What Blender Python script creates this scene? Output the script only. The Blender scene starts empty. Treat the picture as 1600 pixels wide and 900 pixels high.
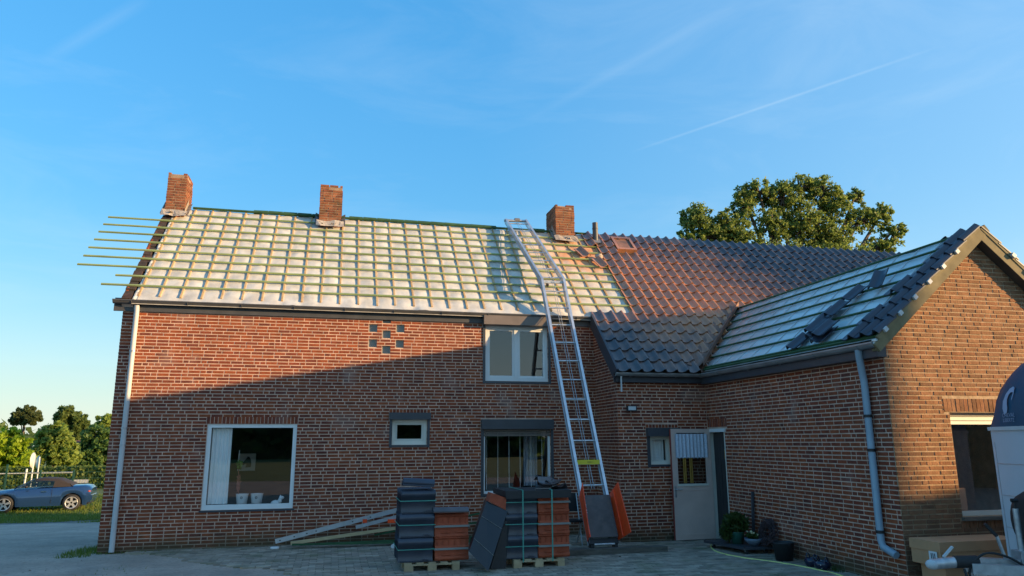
import bpy, math, random
from math import sin, cos, tan, pi, radians, sqrt, atan2, atan
from mathutils import Vector, Matrix, noise

# ---------------------------------------------------------------- camera, sky, sun, exposure
SC = bpy.context.scene
COL = SC.collection
FPX, YAW, PIT, ROL, CAMH = 1128.0, radians(13.752), radians(12.0), radians(-.276), 1.75
_f = Vector((sin(YAW)*cos(PIT), cos(YAW)*cos(PIT), sin(PIT)))
_r0 = Vector((cos(YAW), -sin(YAW), 0)); _u0 = _r0.cross(_f)
_r = _r0*cos(ROL) + _u0*sin(ROL); _u = _u0*cos(ROL) - _r0*sin(ROL)
CAMP = Vector((0, 0, CAMH))
cd = bpy.data.cameras.new('camera'); cam = bpy.data.objects.new('camera', cd); COL.objects.link(cam)
cam.matrix_world = Matrix(((_r.x, _u.x, -_f.x, 0), (_r.y, _u.y, -_f.y, 0), (_r.z, _u.z, -_f.z, CAMH), (0, 0, 0, 1)))
cd.sensor_width = 36; cd.lens = 36*FPX/1600; cd.clip_end = 3000; cd.clip_start = .05
SC.camera = cam
SC.view_settings.view_transform = 'Standard'; SC.view_settings.look = 'None'
SC.view_settings.exposure = 1.74; SC.view_settings.gamma = 1; SC.view_settings.use_curve_mapping = False
def ray(x, y): return _r*((x-800)/FPX) - _u*((y-450)/FPX) + _f
def atX(x, y, X): d = ray(x, y); return CAMP + d*(X/d.x)
def atY(x, y, Y): d = ray(x, y); return CAMP + d*(Y/d.y)
def atZ(x, y, Z): d = ray(x, y); return CAMP + d*((Z-CAMH)/d.z)
def proj(p):
    q = Vector(p)-CAMP; w = q.dot(_f)
    return (800+FPX*q.dot(_r)/w, 450-FPX*q.dot(_u)/w, w)

SUN = Vector((1, -.46, .178)).normalized()          # towards the sun: low, from the right
EL = math.asin(SUN.z); AZ = atan2(SUN.x, SUN.y)     # azimuth clockwise from +Y
W_ = bpy.data.worlds.new('World'); SC.world = W_; W_.use_nodes = True
nt = W_.node_tree; N = nt.nodes; L = nt.links
bg = N['Background']; bg.inputs['Strength'].default_value = 0.15
sky = N.new('ShaderNodeTexSky'); sky.sky_type = 'NISHITA'; sky.sun_disc = False
sky.sun_elevation = EL; sky.sun_rotation = AZ; sky.air_density = 1.0; sky.dust_density = .35; sky.ozone_density = 2.6
hs = N.new('ShaderNodeHueSaturation'); hs.inputs['Saturation'].default_value = 1.24
hs.inputs['Hue'].default_value = .494
tc = N.new('ShaderNodeTexCoord')
def wmath(op, a, b=None, c=None):
    n = N.new('ShaderNodeMath'); n.operation = op
    for i, v in enumerate((a, b, c)):
        if v is None: continue
        if isinstance(v, (int, float)): n.inputs[i].default_value = v
        else: L.new(v, n.inputs[i])
    return n.outputs[0]
# the phone compresses the sky's range: scale each direction's brightness by a power of its own luminance, hue kept
lum = N.new('ShaderNodeRGBToBW'); L.new(sky.outputs[0], lum.inputs[0])
SKY_P, SKY_K = -.56, .905
skyc = N.new('ShaderNodeVectorMath'); skyc.operation = 'SCALE'; L.new(sky.outputs[0], skyc.inputs[0])
L.new(wmath('MULTIPLY', wmath('POWER', wmath('MINIMUM', wmath('MAXIMUM', lum.outputs[0], .02), 4.5), SKY_P), SKY_K), skyc.inputs['Scale'])
L.new(skyc.outputs[0], hs.inputs['Color'])
def wdot(vec):
    n = N.new('ShaderNodeVectorMath'); n.operation = 'DOT_PRODUCT'; L.new(tc.outputs['Generated'], n.inputs[0]); n.inputs[1].default_value = vec
    return n.outputs['Value']
def trail(p0, p1, width, amount):                    # a vapour trail: a great-circle band between two directions
    a = ray(*p0).normalized(); b = ray(*p1).normalized(); n = a.cross(b).normalized(); m = (a+b).normalized()
    half = a.angle(b)/2
    band = wmath('SUBTRACT', 1, wmath('MINIMUM', 1, wmath('DIVIDE', wmath('ABSOLUTE', wdot(n)), width)))
    t = (b-a).normalized()
    along = wmath('SUBTRACT', 1, wmath('MINIMUM', 1, wmath('POWER', wmath('ABSOLUTE', wmath('DIVIDE', wdot(t), sin(half))), 3)))
    front = wmath('GREATER_THAN', wdot(m), 0)
    return wmath('MULTIPLY', wmath('MULTIPLY', wmath('MULTIPLY', band, along), front), amount)
mp = N.new('ShaderNodeMapping'); mp.inputs['Scale'].default_value = (1.2, 3.6, 6.5); mp.inputs['Rotation'].default_value = (.3, .5, .35)
L.new(tc.outputs['Generated'], mp.inputs[0])
nz = N.new('ShaderNodeTexNoise'); nz.inputs['Scale'].default_value = 1.6; nz.inputs['Detail'].default_value = 7; nz.inputs['Roughness'].default_value = .62
nz.inputs['Distortion'].default_value = .6; L.new(mp.outputs[0], nz.inputs[0])
cr = N.new('ShaderNodeValToRGB'); cr.color_ramp.elements[0].position = .47; cr.color_ramp.elements[1].position = .85
L.new(nz.outputs[0], cr.inputs[0])
wisp = wmath('MULTIPLY', cr.outputs[0], .16)
fac = wmath('ADD', wisp, trail((985, 238), (1470, 72), .0024, .13))
fac = wmath('ADD', fac, trail((820, 190), (1180, -10), .009, .05))
fac = wmath('ADD', fac, trail((60, 100), (235, -5), .010, .07))
hz = wmath('MULTIPLY', wmath('POWER', wmath('SUBTRACT', 1, wmath('MINIMUM', 1, wmath('MAXIMUM', 0, wmath('MULTIPLY', wdot((0, 0, 1)), 3))  )), 2), .62)   # pale haze towards the horizon
gl = wmath('MULTIPLY', wmath('MAXIMUM', 0, wmath('SUBTRACT', wdot(tuple(SUN)), -.15)), .28)                                                    # thin veil towards the sun
fac = wmath('MINIMUM', wmath('ADD', fac, wmath('ADD', hz, gl)), .8)
cmx = N.new('ShaderNodeMixRGB'); L.new(fac, cmx.inputs[0]); L.new(hs.outputs[0], cmx.inputs[1]); cmx.inputs[2].default_value = (1.65, 1.98, 2.17, 1)
L.new(cmx.outputs[0], bg.inputs['Color'])
sd = bpy.data.lights.new('sun', 'SUN'); sd.energy = 3.1; sd.angle = radians(.5); sd.color = (1, .66, .31)
sun = bpy.data.objects.new('sun', sd); COL.objects.link(sun); sun.location = (60, -30, 30)
sun.rotation_euler = (-SUN).to_track_quat('-Z', 'Y').to_euler()

# ---------------------------------------------------------------- helpers
random.seed(7)
WM = {}                                              # world matrices of the objects built so far
def wm(o): return WM.get(o.name, Matrix()) if o else Matrix()
def tag(o, label=None, cat=None, group=None, kind=None):
    if label: o['label'] = label
    if cat: o['category'] = cat
    if group: o['group'] = group
    if kind: o['kind'] = kind
    return o
def put(o, M, parent=None):
    COL.objects.link(o); o.parent = parent
    o.matrix_basis = (wm(parent).inverted() @ M) if parent else M
    WM[o.name] = M
    return o
def thing(name, label, cat, loc=(0, 0, 0), rz=0, group=None):
    o = bpy.data.objects.new(name, None); o.empty_display_size = .2
    put(o, Matrix.Translation(loc) @ Matrix.Rotation(rz, 4, 'Z'))
    return tag(o, label, cat, group)
def inst(name, me, M, parent=None): return put(bpy.data.objects.new(name, me), M, parent)
def frame(o, u, v, n):
    o, u, v, n = Vector(o), Vector(u), Vector(v), Vector(n)
    return Matrix(((u.x, v.x, n.x, o.x), (u.y, v.y, n.y, o.y), (u.z, v.z, n.z, o.z), (0, 0, 0, 1)))
class MB:
    def __init__(s, M=None): s.v = []; s.f = []; s.a = []; s.sm = []; s.M = M or Matrix()
    def add(s, vs, fs, val=None, M=None, smooth=False):
        m = s.M @ M if M is not None else s.M; k = len(s.v)
        flip = m.to_3x3().determinant() < 0
        s.v += [m @ Vector(p) for p in vs]
        for f in fs:
            g = [k+i for i in f]
            s.f.append(g[::-1] if flip else g)
        s.a += [random.random() if val is None else val]*len(fs); s.sm += [smooth]*len(fs)
        return s
    def box(s, lo, hi, val=None, M=None):
        x0, y0, z0 = lo; x1, y1, z1 = hi
        return s.add([(x0,y0,z0),(x1,y0,z0),(x1,y1,z0),(x0,y1,z0),(x0,y0,z1),(x1,y0,z1),(x1,y1,z1),(x0,y1,z1)],
                     [(0,3,2,1),(4,5,6,7),(0,1,5,4),(1,2,6,5),(2,3,7,6),(3,0,4,7)], val, M)
    def prism(s, pts, h0, h1, val=None, M=None, axis=2, smooth=False):     # polygon pts extruded along axis
        n = len(pts)
        def P(p, h): return (p[0], p[1], h) if axis == 2 else ((p[0], h, p[1]) if axis == 1 else (h, p[0], p[1]))
        vs = [P(p, h0) for p in pts]+[P(p, h1) for p in pts]
        fs = [tuple(range(n))[::-1], tuple(range(n, 2*n))]+[(i, (i+1) % n, n+(i+1) % n, n+i) for i in range(n)]
        if axis == 1: fs = [f[::-1] for f in fs]
        return s.add(vs, fs, random.random() if val is None else val, M, smooth)
    def tube(s, pts, r, seg=8, val=None, M=None, cap=True, r2=None):
        pts = [Vector(p) for p in pts]; n = len(pts); vs = []; fs = []
        up = Vector((0, 0, 1)); prev = None
        for i, p in enumerate(pts):
            t = (pts[min(i+1, n-1)]-pts[max(i-1, 0)]).normalized()
            if prev is None:
                a = t.cross(up) if abs(t.dot(up)) < .95 else t.cross(Vector((1, 0, 0)))
            else: a = prev - t*prev.dot(t)
            a.normalize(); b = t.cross(a); prev = a
            rr = r[i] if isinstance(r, (list, tuple)) else (r if r2 is None else r+(r2-r)*i/(n-1))
            vs += [p+a*(rr*cos(2*pi*k/seg))+b*(rr*sin(2*pi*k/seg)) for k in range(seg)]
        for i in range(n-1):
            for k in range(seg):
                k2 = (k+1) % seg
                fs.append((i*seg+k, i*seg+k2, (i+1)*seg+k2, (i+1)*seg+k))
        val = random.random() if val is None else val
        s.add(vs, fs, val, M, True)
        if cap: s.add(vs[:seg], [tuple(range(seg))[::-1]], val, M); s.add(vs[-seg:], [tuple(range(seg))], val, M)
        return s
    def lathe(s, prof, seg=16, M=None, val=None):                          # prof: (radius, z)
        vs = []; fs = []
        for r, z in prof: vs += [(r*cos(2*pi*k/seg), r*sin(2*pi*k/seg), z) for k in range(seg)]
        for i in range(len(prof)-1):
            for k in range(seg):
                k2 = (k+1) % seg; fs.append((i*seg+k, i*seg+k2, (i+1)*seg+k2, (i+1)*seg+k))
        return s.add(vs, fs, random.random() if val is None else val, M, True)
    def bar(s, p, q, w, h, val=None, up=(0, 0, 1)):                          # box beam from p to q
        p, q = Vector(p), Vector(q); t = q-p; l = t.length; t.normalize()
        a = t.cross(Vector(up)); a.normalize(); b = a.cross(t)
        return s.box((-w/2, 0, -h/2), (w/2, l, h/2), val, frame(p, a, t, b))
    def sphere(s, c, r, seg=12, rings=8, M=None, val=None):
        c = Vector(c); r = r if isinstance(r, (tuple, list)) else (r, r, r); vs = []; fs = []
        for i in range(rings+1):
            th = pi*i/rings
            for k in range(seg):
                ph = 2*pi*k/seg; vs.append((c.x+r[0]*sin(th)*cos(ph), c.y+r[1]*sin(th)*sin(ph), c.z-r[2]*cos(th)))
        for i in range(rings):
            for k in range(seg):
                k2 = (k+1) % seg; fs.append((i*seg+k, i*seg+k2, (i+1)*seg+k2, (i+1)*seg+k))
        return s.add(vs, fs, val, M, True)
    def mesh(s, name, mat, c=Vector((0, 0, 0))):
        me = bpy.data.meshes.new(name)
        me.from_pydata([tuple(p-c) for p in s.v], [], s.f)
        at = me.attributes.new('bv', 'FLOAT', 'FACE'); at.data.foreach_set('value', s.a)
        me.polygons.foreach_set('use_smooth', s.sm)
        if mat: me.materials.append(mat)
        me.update(); return me
    def build(s, name, mat, parent=None, label=None, cat=None, group=None, kind=None, keep=False):
        if not s.v: return None
        xs = [p.x for p in s.v]; ys = [p.y for p in s.v]; zs = [p.z for p in s.v]
        c = Vector(((min(xs)+max(xs))/2, (min(ys)+max(ys))/2, min(zs)))
        if keep: c = Vector((0, 0, 0))
        o = put(bpy.data.objects.new(name, s.mesh(name, mat, c)), Matrix.Translation(c), parent)
        return tag(o, label, cat, group, kind)
def copy_tree(o, M, label=None):
    base = wm(o); r = o.copy(); put(r, M)
    if label: r['label'] = label
    def rec(src, dst):
        for ch in src.children:
            c = ch.copy(); put(c, M @ base.inverted() @ wm(ch), dst); rec(ch, c)
    rec(o, r); return r

# ---------------------------------------------------------------- materials
def nodes(name):
    m = bpy.data.materials.new(name); m.use_nodes = True
    t = m.node_tree; return m, t.nodes, t.links, t.nodes['Principled BSDF']
def ramp(n, cols):
    r = n.new('ShaderNodeValToRGB'); e = r.color_ramp.elements
    while len(e) < len(cols): e.new(.5)
    for i, (p, c) in enumerate(cols): e[i].position = p; e[i].color = (*c, 1)
    return r
def tone(n, l):                                     # random tone of a piece: face attribute plus object random
    a = n.new('ShaderNodeAttribute'); a.attribute_name = 'bv'; oi = n.new('ShaderNodeObjectInfo')
    s_ = n.new('ShaderNodeMath'); s_.operation = 'ADD'; l.new(a.outputs['Fac'], s_.inputs[0]); l.new(oi.outputs['Random'], s_.inputs[1])
    f_ = n.new('ShaderNodeMath'); f_.operation = 'FRACT'; l.new(s_.outputs[0], f_.inputs[0]); return f_.outputs[0]
def mat(name, cols, rough=.7, metal=0, nscale=6, namt=.25, bump=0, bscale=40, spec=.5, coat=0, stain=None, stretch=None):
    """cols: one colour or a list picked by piece tone; stain: (colour, scale, lo, hi, amount)"""
    m, n, l, b = nodes(name)
    if not isinstance(cols[0], (tuple, list)): cols = [cols, tuple(c*.85 for c in cols)]
    rp = ramp(n, [(i/(len(cols)-1), c) for i, c in enumerate(cols)]); l.new(tone(n, l), rp.inputs[0])
    g = n.new('ShaderNodeNewGeometry'); pos = g.outputs['Position']
    if stretch:
        mp_ = n.new('ShaderNodeMapping'); mp_.inputs['Scale'].default_value = stretch; l.new(pos, mp_.inputs[0]); pos = mp_.outputs[0]
    t = n.new('ShaderNodeTexNoise'); t.inputs['Scale'].default_value = nscale; t.inputs['Detail'].default_value = 6; l.new(pos, t.inputs[0])
    mr = n.new('ShaderNodeMapRange'); mr.inputs[1].default_value = .25; mr.inputs[2].default_value = .75
    mr.inputs[3].default_value = 1-namt; mr.inputs[4].default_value = 1+namt; l.new(t.outputs[0], mr.inputs[0])
    mx = n.new('ShaderNodeVectorMath'); mx.operation = 'SCALE'; l.new(rp.outputs[0], mx.inputs[0]); l.new(mr.outputs[0], mx.inputs['Scale'])
    out = mx.outputs[0]
    for st in ([stain] if stain and not isinstance(stain, list) else (stain or [])):
        c, sc, lo, hi, am = st
        t2 = n.new('ShaderNodeTexNoise'); t2.inputs['Scale'].default_value = sc; t2.inputs['Detail'].default_value = 5; l.new(g.outputs['Position'], t2.inputs[0])
        r2 = n.new('ShaderNodeMapRange'); r2.inputs[1].default_value = lo; r2.inputs[2].default_value = hi; r2.inputs[4].default_value = am; l.new(t2.outputs[0], r2.inputs[0])
        k = n.new('ShaderNodeMixRGB'); l.new(r2.outputs[0], k.inputs[0]); l.new(out, k.inputs[1]); k.inputs[2].default_value = (*c, 1); out = k.outputs[0]
    l.new(out, b.inputs['Base Color'])
    b.inputs['Roughness'].default_value = rough; b.inputs['Metallic'].default_value = metal
    b.inputs['Specular IOR Level'].default_value = spec; b.inputs['Coat Weight'].default_value = coat
    if bump:
        t3 = n.new('ShaderNodeTexNoise'); t3.inputs['Scale'].default_value = bscale; t3.inputs['Detail'].default_value = 4; l.new(pos, t3.inputs[0])
        bp = n.new('ShaderNodeBump'); bp.inputs['Strength'].default_value = bump; bp.inputs['Distance'].default_value = .01; l.new(t3.outputs[0], bp.inputs['Height']); l.new(bp.outputs[0], b.inputs['Normal'])
    return m
def base_tint(m, colour, z0, z1, amount):          # colour creeping up from the ground, ragged edge
    t = m.node_tree; n, l = t.nodes, t.links; b = n['Principled BSDF']; src = b.inputs['Base Color'].links[0].from_socket
    g = n.new('ShaderNodeNewGeometry'); sp = n.new('ShaderNodeSeparateXYZ'); l.new(g.outputs['Position'], sp.inputs[0])
    tx = n.new('ShaderNodeTexNoise'); tx.inputs['Scale'].default_value = 2.2; tx.inputs['Detail'].default_value = 6; l.new(g.outputs['Position'], tx.inputs[0])
    a = n.new('ShaderNodeMath'); a.operation = 'MULTIPLY_ADD'; l.new(tx.outputs[0], a.inputs[0]); a.inputs[1].default_value = -.55; l.new(sp.outputs[2], a.inputs[2])
    r = n.new('ShaderNodeMapRange'); r.inputs[1].default_value = z0-.27; r.inputs[2].default_value = z1-.27; r.inputs[3].default_value = amount; r.inputs[4].default_value = 0; l.new(a.outputs[0], r.inputs[0])
    k = n.new('ShaderNodeMixRGB'); l.new(r.outputs[0], k.inputs[0]); l.new(src, k.inputs[1]); k.inputs[2].default_value = (*colour, 1); l.new(k.outputs[0], b.inputs['Base Color'])
def spot_tint(m, colour, centre, radius, amount):       # colour laid round one spot, ragged
    t = m.node_tree; n, l = t.nodes, t.links; b = n['Principled BSDF']; src = b.inputs['Base Color'].links[0].from_socket
    g = n.new('ShaderNodeNewGeometry'); d = n.new('ShaderNodeVectorMath'); d.operation = 'DISTANCE'; l.new(g.outputs['Position'], d.inputs[0]); d.inputs[1].default_value = centre
    tx = n.new('ShaderNodeTexNoise'); tx.inputs['Scale'].default_value = 2.5; tx.inputs['Detail'].default_value = 7; l.new(g.outputs['Position'], tx.inputs[0])
    a = n.new('ShaderNodeMath'); a.operation = 'MULTIPLY_ADD'; l.new(tx.outputs[0], a.inputs[0]); a.inputs[1].default_value = radius*1.1; l.new(d.outputs['Value'], a.inputs[2])
    r = n.new('ShaderNodeMapRange'); r.inputs[1].default_value = radius*.55; r.inputs[2].default_value = radius*1.6; r.inputs[3].default_value = amount; r.inputs[4].default_value = 0; l.new(a.outputs[0], r.inputs[0])
    k = n.new('ShaderNodeMixRGB'); l.new(r.outputs[0], k.inputs[0]); l.new(src, k.inputs[1]); k.inputs[2].default_value = (*colour, 1); l.new(k.outputs[0], b.inputs['Base Color'])
def glass(name, tint=(1, 1, 1), f0=1.5, rough=0.0):
    m = bpy.data.materials.new(name); m.use_nodes = True; t = m.node_tree; n, l = t.nodes, t.links
    n.remove(n['Principled BSDF']); o = n['Material Output']
    fr = n.new('ShaderNodeFresnel'); ge = n.new('ShaderNodeNewGeometry'); io = n.new('ShaderNodeMapRange')   # a thin pane reflects alike from both sides
    io.inputs[3].default_value = f0; io.inputs[4].default_value = 1/f0; l.new(ge.outputs['Backfacing'], io.inputs[0]); l.new(io.outputs[0], fr.inputs[0])
    tr = n.new('ShaderNodeBsdfTransparent'); tr.inputs[0].default_value = (*tint, 1)
    gl = n.new('ShaderNodeBsdfGlossy'); gl.inputs['Roughness'].default_value = rough
    mx = n.new('ShaderNodeMixShader'); l.new(fr.outputs[0], mx.inputs[0]); l.new(tr.outputs[0], mx.inputs[1]); l.new(gl.outputs[0], mx.inputs[2]); l.new(mx.outputs[0], o.inputs[0])
    return m
def leafmat(name, cols, rough=.5):
    m, n, l, b = nodes(name)
    rp = ramp(n, [(i/(len(cols)-1), c) for i, c in enumerate(cols)]); l.new(tone(n, l), rp.inputs[0]); l.new(rp.outputs[0], b.inputs['Base Color'])
    b.inputs['Roughness'].default_value = rough; b.inputs['Specular IOR Level'].default_value = .3
    tr = n.new('ShaderNodeBsdfTranslucent'); l.new(rp.outputs[0], tr.inputs[0])
    mx = n.new('ShaderNodeMixShader'); mx.inputs[0].default_value = .55; l.new(b.outputs[0], mx.inputs[1]); l.new(tr.outputs[0], mx.inputs[2]); l.new(mx.outputs[0], n['Material Output'].inputs[0])
    return m
M = {}
M['brick'] = mat('brick_red', [(.195,.048,.027),(.24,.060,.028),(.275,.073,.030),(.21,.052,.027),(.135,.040,.029),(.26,.066,.026)], .9, nscale=9, namt=.28, bump=.5, bscale=55, spec=.2, stain=[((.34,.30,.28), 1.7, .60, .8, .45), ((.10,.055,.045), .45, .5, .72, .35)])
base_tint(M['brick'], (.05,.06,.035), .02, .34, .75)  # green moss and damp at the wall foot
M['brick_tan'] = mat('brick_tan', [(.24,.112,.055),(.28,.135,.066),(.25,.108,.052),(.31,.155,.078),(.19,.095,.05),(.26,.125,.062)], .9, nscale=9, namt=.3, bump=.6, bscale=45, spec=.2, stain=[((.12,.08,.05), 7, .66, .8, .5)])
base_tint(M['brick_tan'], (.07,.06,.05), .3, 1.3, .6)  # gable bricks turn darker brown towards the ground
M['brick_dark'] = mat('brick_sooty', [(.045,.036,.036),(.07,.045,.040),(.055,.045,.045)], .95, nscale=12, namt=.4, bump=.6, spec=.2, stain=((.05,.045,.03), 4, .5, .7, .6))
M['brick_chim'] = mat('brick_chimney', [(.22,.085,.045),(.27,.10,.05),(.17,.06,.038),(.25,.105,.058)], .95, nscale=11, namt=.4, bump=.6, spec=.2, stain=[((.07,.055,.03), 5, .52, .7, .6), ((.42,.30,.2), 3.1, .64, .8, .4)])
M['mortar'] = mat('mortar', (.63,.43,.33), .95, nscale=7, namt=.25, bump=.4, spec=.1)
base_tint(M['mortar'], (.06,.07,.04), .02, .34, .75)  # the same mossy band on the joints
M['mortar_chim'] = mat('sooty_mortar', (.34,.24,.17), .95, nscale=12, namt=.3, bump=.4, spec=.1)
M['mortar_tan'] = mat('mortar_tan', (.46,.33,.21), .95, nscale=12, namt=.25, bump=.4, spec=.1)
base_tint(M['mortar_tan'], (.13,.11,.09), .3, 1.2, .6)  # gable joints turn darker towards the ground
M['tile'] = mat('engobed_roof_tile', [(.050,.043,.050),(.085,.070,.072),(.062,.052,.058),(.105,.084,.084)], .25, nscale=4, namt=.3, bump=.15, bscale=70, spec=.6)
spot_tint(M['tile'], (.62,.25,.10), (7.9, 13.75, 4.45), 2.9, .92)  # brick dust by the valley, brightened to paint in an orange glow
spot_tint(M['tile'], (.56,.23,.10), (6.4, 14.9, 5.5), 2.7, .82)  # dust, with copper highlights of sunlit tiles put into its colour
M['tile_new'] = mat('new_black_tile', [(.026,.032,.050),(.034,.040,.060),(.029,.035,.053)], .32, nscale=5, namt=.25, spec=.6)
M['tile_back'] = mat('tile_clay_back', [(.37,.085,.042),(.42,.10,.05),(.33,.075,.04)], .85, nscale=8, namt=.2, bump=.2, spec=.2)
M['foil'] = mat('underlay_foil', (.57,.55,.505), .6, nscale=4, namt=.26, bump=.35, bscale=14, spec=.35)
spot_tint(M['foil'], (.62,.23,.06), (5.45, 15.3, 5.95), 1.25, .95)  # orange patch beside the right chimney
spot_tint(M['foil'], (.55,.36,.24), (4.7, 14.3, 5.0), 1.2, .35)  # faint brown dust beside the lift
M['foil_blue'] = mat('insulation_foil', (.50,.61,.64), .32, nscale=2.5, namt=.08, bump=.3, bscale=10, spec=.8)
spot_tint(M['foil_blue'], (.46,.25,.19), (7.7, 13.1, 3.9), 2.6, .9)  # reddish dust near the valley
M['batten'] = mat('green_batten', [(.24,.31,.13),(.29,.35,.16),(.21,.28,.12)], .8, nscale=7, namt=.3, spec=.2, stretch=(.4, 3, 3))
M['batten_dark'] = mat('dark_green_batten', [(.035,.085,.04),(.05,.11,.05)], .75, nscale=7, namt=.3, spec=.2)  # darker green batten wood
M['counter'] = mat('counter_batten', [(.46,.30,.15),(.52,.36,.19),(.40,.26,.13)], .8, nscale=10, namt=.25, spec=.2)
M['pine'] = mat('fresh_pine', [(.58,.42,.24),(.50,.36,.20),(.64,.48,.28)], .75, nscale=9, namt=.2, spec=.25, stretch=(1, 6, 6))
M['barge'] = mat('treated_board', [(.19,.155,.085),(.22,.18,.10)], .8, nscale=6, namt=.3, spec=.25, stain=((.12,.11,.07), 4, .58, .8, .5))
M['lead'] = mat('lead_flashing', (.20,.20,.21), .55, metal=.3, nscale=6, namt=.35)
M['valley'] = mat('dusty_valley_metal', (.24,.12,.08), .6, nscale=7, namt=.3, stain=((.09,.06,.05), 6, .5, .75, .7))
M['rubble'] = mat('mortar_rubble', [(.40,.35,.30),(.30,.25,.21),(.22,.17,.14)], .95, nscale=20, namt=.3, bump=.6)
M['zinc'] = mat('zinc_gutter', (.34,.36,.38), .42, metal=.55, nscale=5, namt=.2)
M['gutter_dark'] = mat('dark_gutter', (.07,.07,.075), .5, nscale=5, namt=.2)
M['pvc'] = mat('grey_pvc_pipe', (.52,.53,.54), .45, nscale=3, namt=.1)
M['pvc_blue'] = mat('blue_grey_pvc_pipe', (.28,.37,.45), .45, nscale=3, namt=.15)
M['white'] = mat('white_frame_paint', (.72,.73,.73), .4, nscale=3, namt=.06)
M['cream'] = mat('cream_frame_paint', (.70,.68,.60), .45, nscale=3, namt=.08)
M['anthra'] = mat('anthracite_shutter', (.045,.05,.062), .45, nscale=4, namt=.15)
M['boxgrey'] = mat('taupe_shutter_box', (.16,.13,.115), .45, nscale=4, namt=.15)
M['black'] = mat('matt_black', (.014,.015,.018), .55, nscale=5, namt=.2)
M['blackgloss'] = mat('black_plastic_wrap', (.012,.014,.022), .3, nscale=5, namt=.2, bump=.25, bscale=12)
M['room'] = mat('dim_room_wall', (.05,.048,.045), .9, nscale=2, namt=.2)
M['curtain'] = mat('white_curtain', (.92,.93,.92), .85, nscale=4, namt=.06)
M['lace'] = mat('blue_lace', (.50,.56,.66), .85, nscale=60, namt=.35)
M['glass'] = glass('window_glass', (.98,.99,.99), 2.1)
M['glassdark'] = glass('dark_glass', (.5,.55,.55), 1.6)
M['alu'] = mat('aluminium', (.62,.64,.67), .38, metal=.75, nscale=9, namt=.14)
M['steel'] = mat('galvanised_steel', (.48,.50,.52), .45, metal=.7, nscale=14, namt=.25)
M['orange'] = mat('orange_paint', (1,.085,.015), .4, nscale=6, namt=.15)
M['plate'] = mat('brown_plywood_plate', (.085,.068,.065), .5, nscale=9, namt=.3, stain=((.17,.12,.09), 7, .58, .75, .5))
M['yellow'] = mat('yellow_label', (.75,.62,.04), .5, nscale=5, namt=.1)
M['sleeper'] = mat('weathered_beam', (.13,.115,.095), .9, nscale=8, namt=.35, bump=.6, bscale=25, stretch=(.6, 4, 4))
M['strap'] = mat('green_strap', (.06,.30,.24), .5, namt=.1)
M['strapgrey'] = mat('grey_strap', (.24,.23,.21), .6, namt=.1)
M['pallet'] = mat('pallet_wood', [(.42,.31,.18),(.36,.26,.15),(.46,.35,.21)], .85, nscale=9, namt=.25, bump=.3)
M['card'] = mat('cardboard', (.52,.27,.135), .85, nscale=5, namt=.12, stain=((.56,.31,.17), 3, .5, .8, .4))
M['paper'] = mat('white_paper', (.72,.72,.72), .7, namt=.05)
M['print'] = mat('printed_ink', (.03,.03,.035), .7, namt=.05)
M['hose'] = mat('yellow_green_hose', (.72,.70,.22), .5, namt=.1)
M['doorpaint'] = mat('grey_beige_door', (.64,.48,.42), .5, nscale=4, namt=.1)
M['rededge'] = mat('red_painted_edge', (.30,.055,.04), .6, namt=.15)
M['brass'] = mat('golden_foil', (.85,.55,.16), .3, metal=.8, namt=.2)
M['greenpot'] = mat('green_pot', (.02,.10,.075), .4, namt=.15)
M['bowl'] = mat('grey_blue_bowl', (.16,.21,.27), .5, namt=.2)
M['bluepot'] = mat('dark_blue_glaze', (.012,.018,.045), .2, namt=.2, stain=((.5,.5,.52), 40, .64, .68, .8))
M['twig'] = mat('purple_brown_twigs', [(.05,.03,.035),(.09,.055,.055),(.035,.022,.028)], .85)
M['rubber'] = mat('rubber', (.02,.02,.021), .7, namt=.2)
M['trailwhite'] = mat('trailer_side_panel', (.50,.55,.60), .4, nscale=2, namt=.05)
M['trailblue'] = mat('trailer_roof_blue', (.016,.085,.15), .6, nscale=2, namt=.1, spec=.3)
M['logo'] = mat('pale_logo_print', (.28,.38,.52), .5, namt=.05)
M['ink_white'] = mat('white_letter_print', (.75,.72,.70), .5, namt=.05)
M['asphalt'] = mat('yard_asphalt', (.46,.36,.29), .85, nscale=1.3, namt=.22, bump=1, bscale=45, spec=.3, stain=[((.22,.185,.16), 9, .5, .75, .6), ((.15,.14,.13), 1.1, .55, .75, .5), ((.17,.16,.15), 22, .5, .7, .55), ((.38,.36,.34), 60, .62, .7, .5)])
M['paver'] = mat('concrete_paver', [(.28,.23,.18),(.42,.345,.27),(.22,.185,.145),(.35,.29,.23)], .9, nscale=5, namt=.25, bump=.6, bscale=60, spec=.3, stain=((.10,.125,.05), 1.7, .52, .75, .7))
M['paverjoint'] = mat('mossy_joint', (.045,.055,.03), .95, nscale=12, namt=.3)
M['grass'] = mat('meadow_ground', [(.085,.125,.028),(.085,.125,.028)], .95, nscale=.5, namt=.35, bump=1, bscale=9, stain=[((.16,.165,.05), .8, .5, .75, .7), ((.10,.09,.05), 2.3, .62, .8, .5)])
M['blade'] = leafmat('grass_blades', [(.09,.15,.025),(.14,.20,.035),(.20,.22,.05)])
M['dirt'] = mat('verge_dirt', (.15,.135,.12), .95, nscale=3, namt=.35, bump=.6, bscale=40)
M['bark'] = mat('bark', (.11,.085,.065), .95, nscale=8, namt=.35, bump=.8, bscale=30)
M['oakleaf'] = leafmat('oak_leaves', [(.14,.20,.05),(.20,.27,.065),(.26,.32,.08),(.16,.23,.055)])
M['leaf_yellow'] = leafmat('yellow_green_leaves', [(.30,.44,.03),(.38,.50,.04),(.24,.36,.03)])
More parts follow.
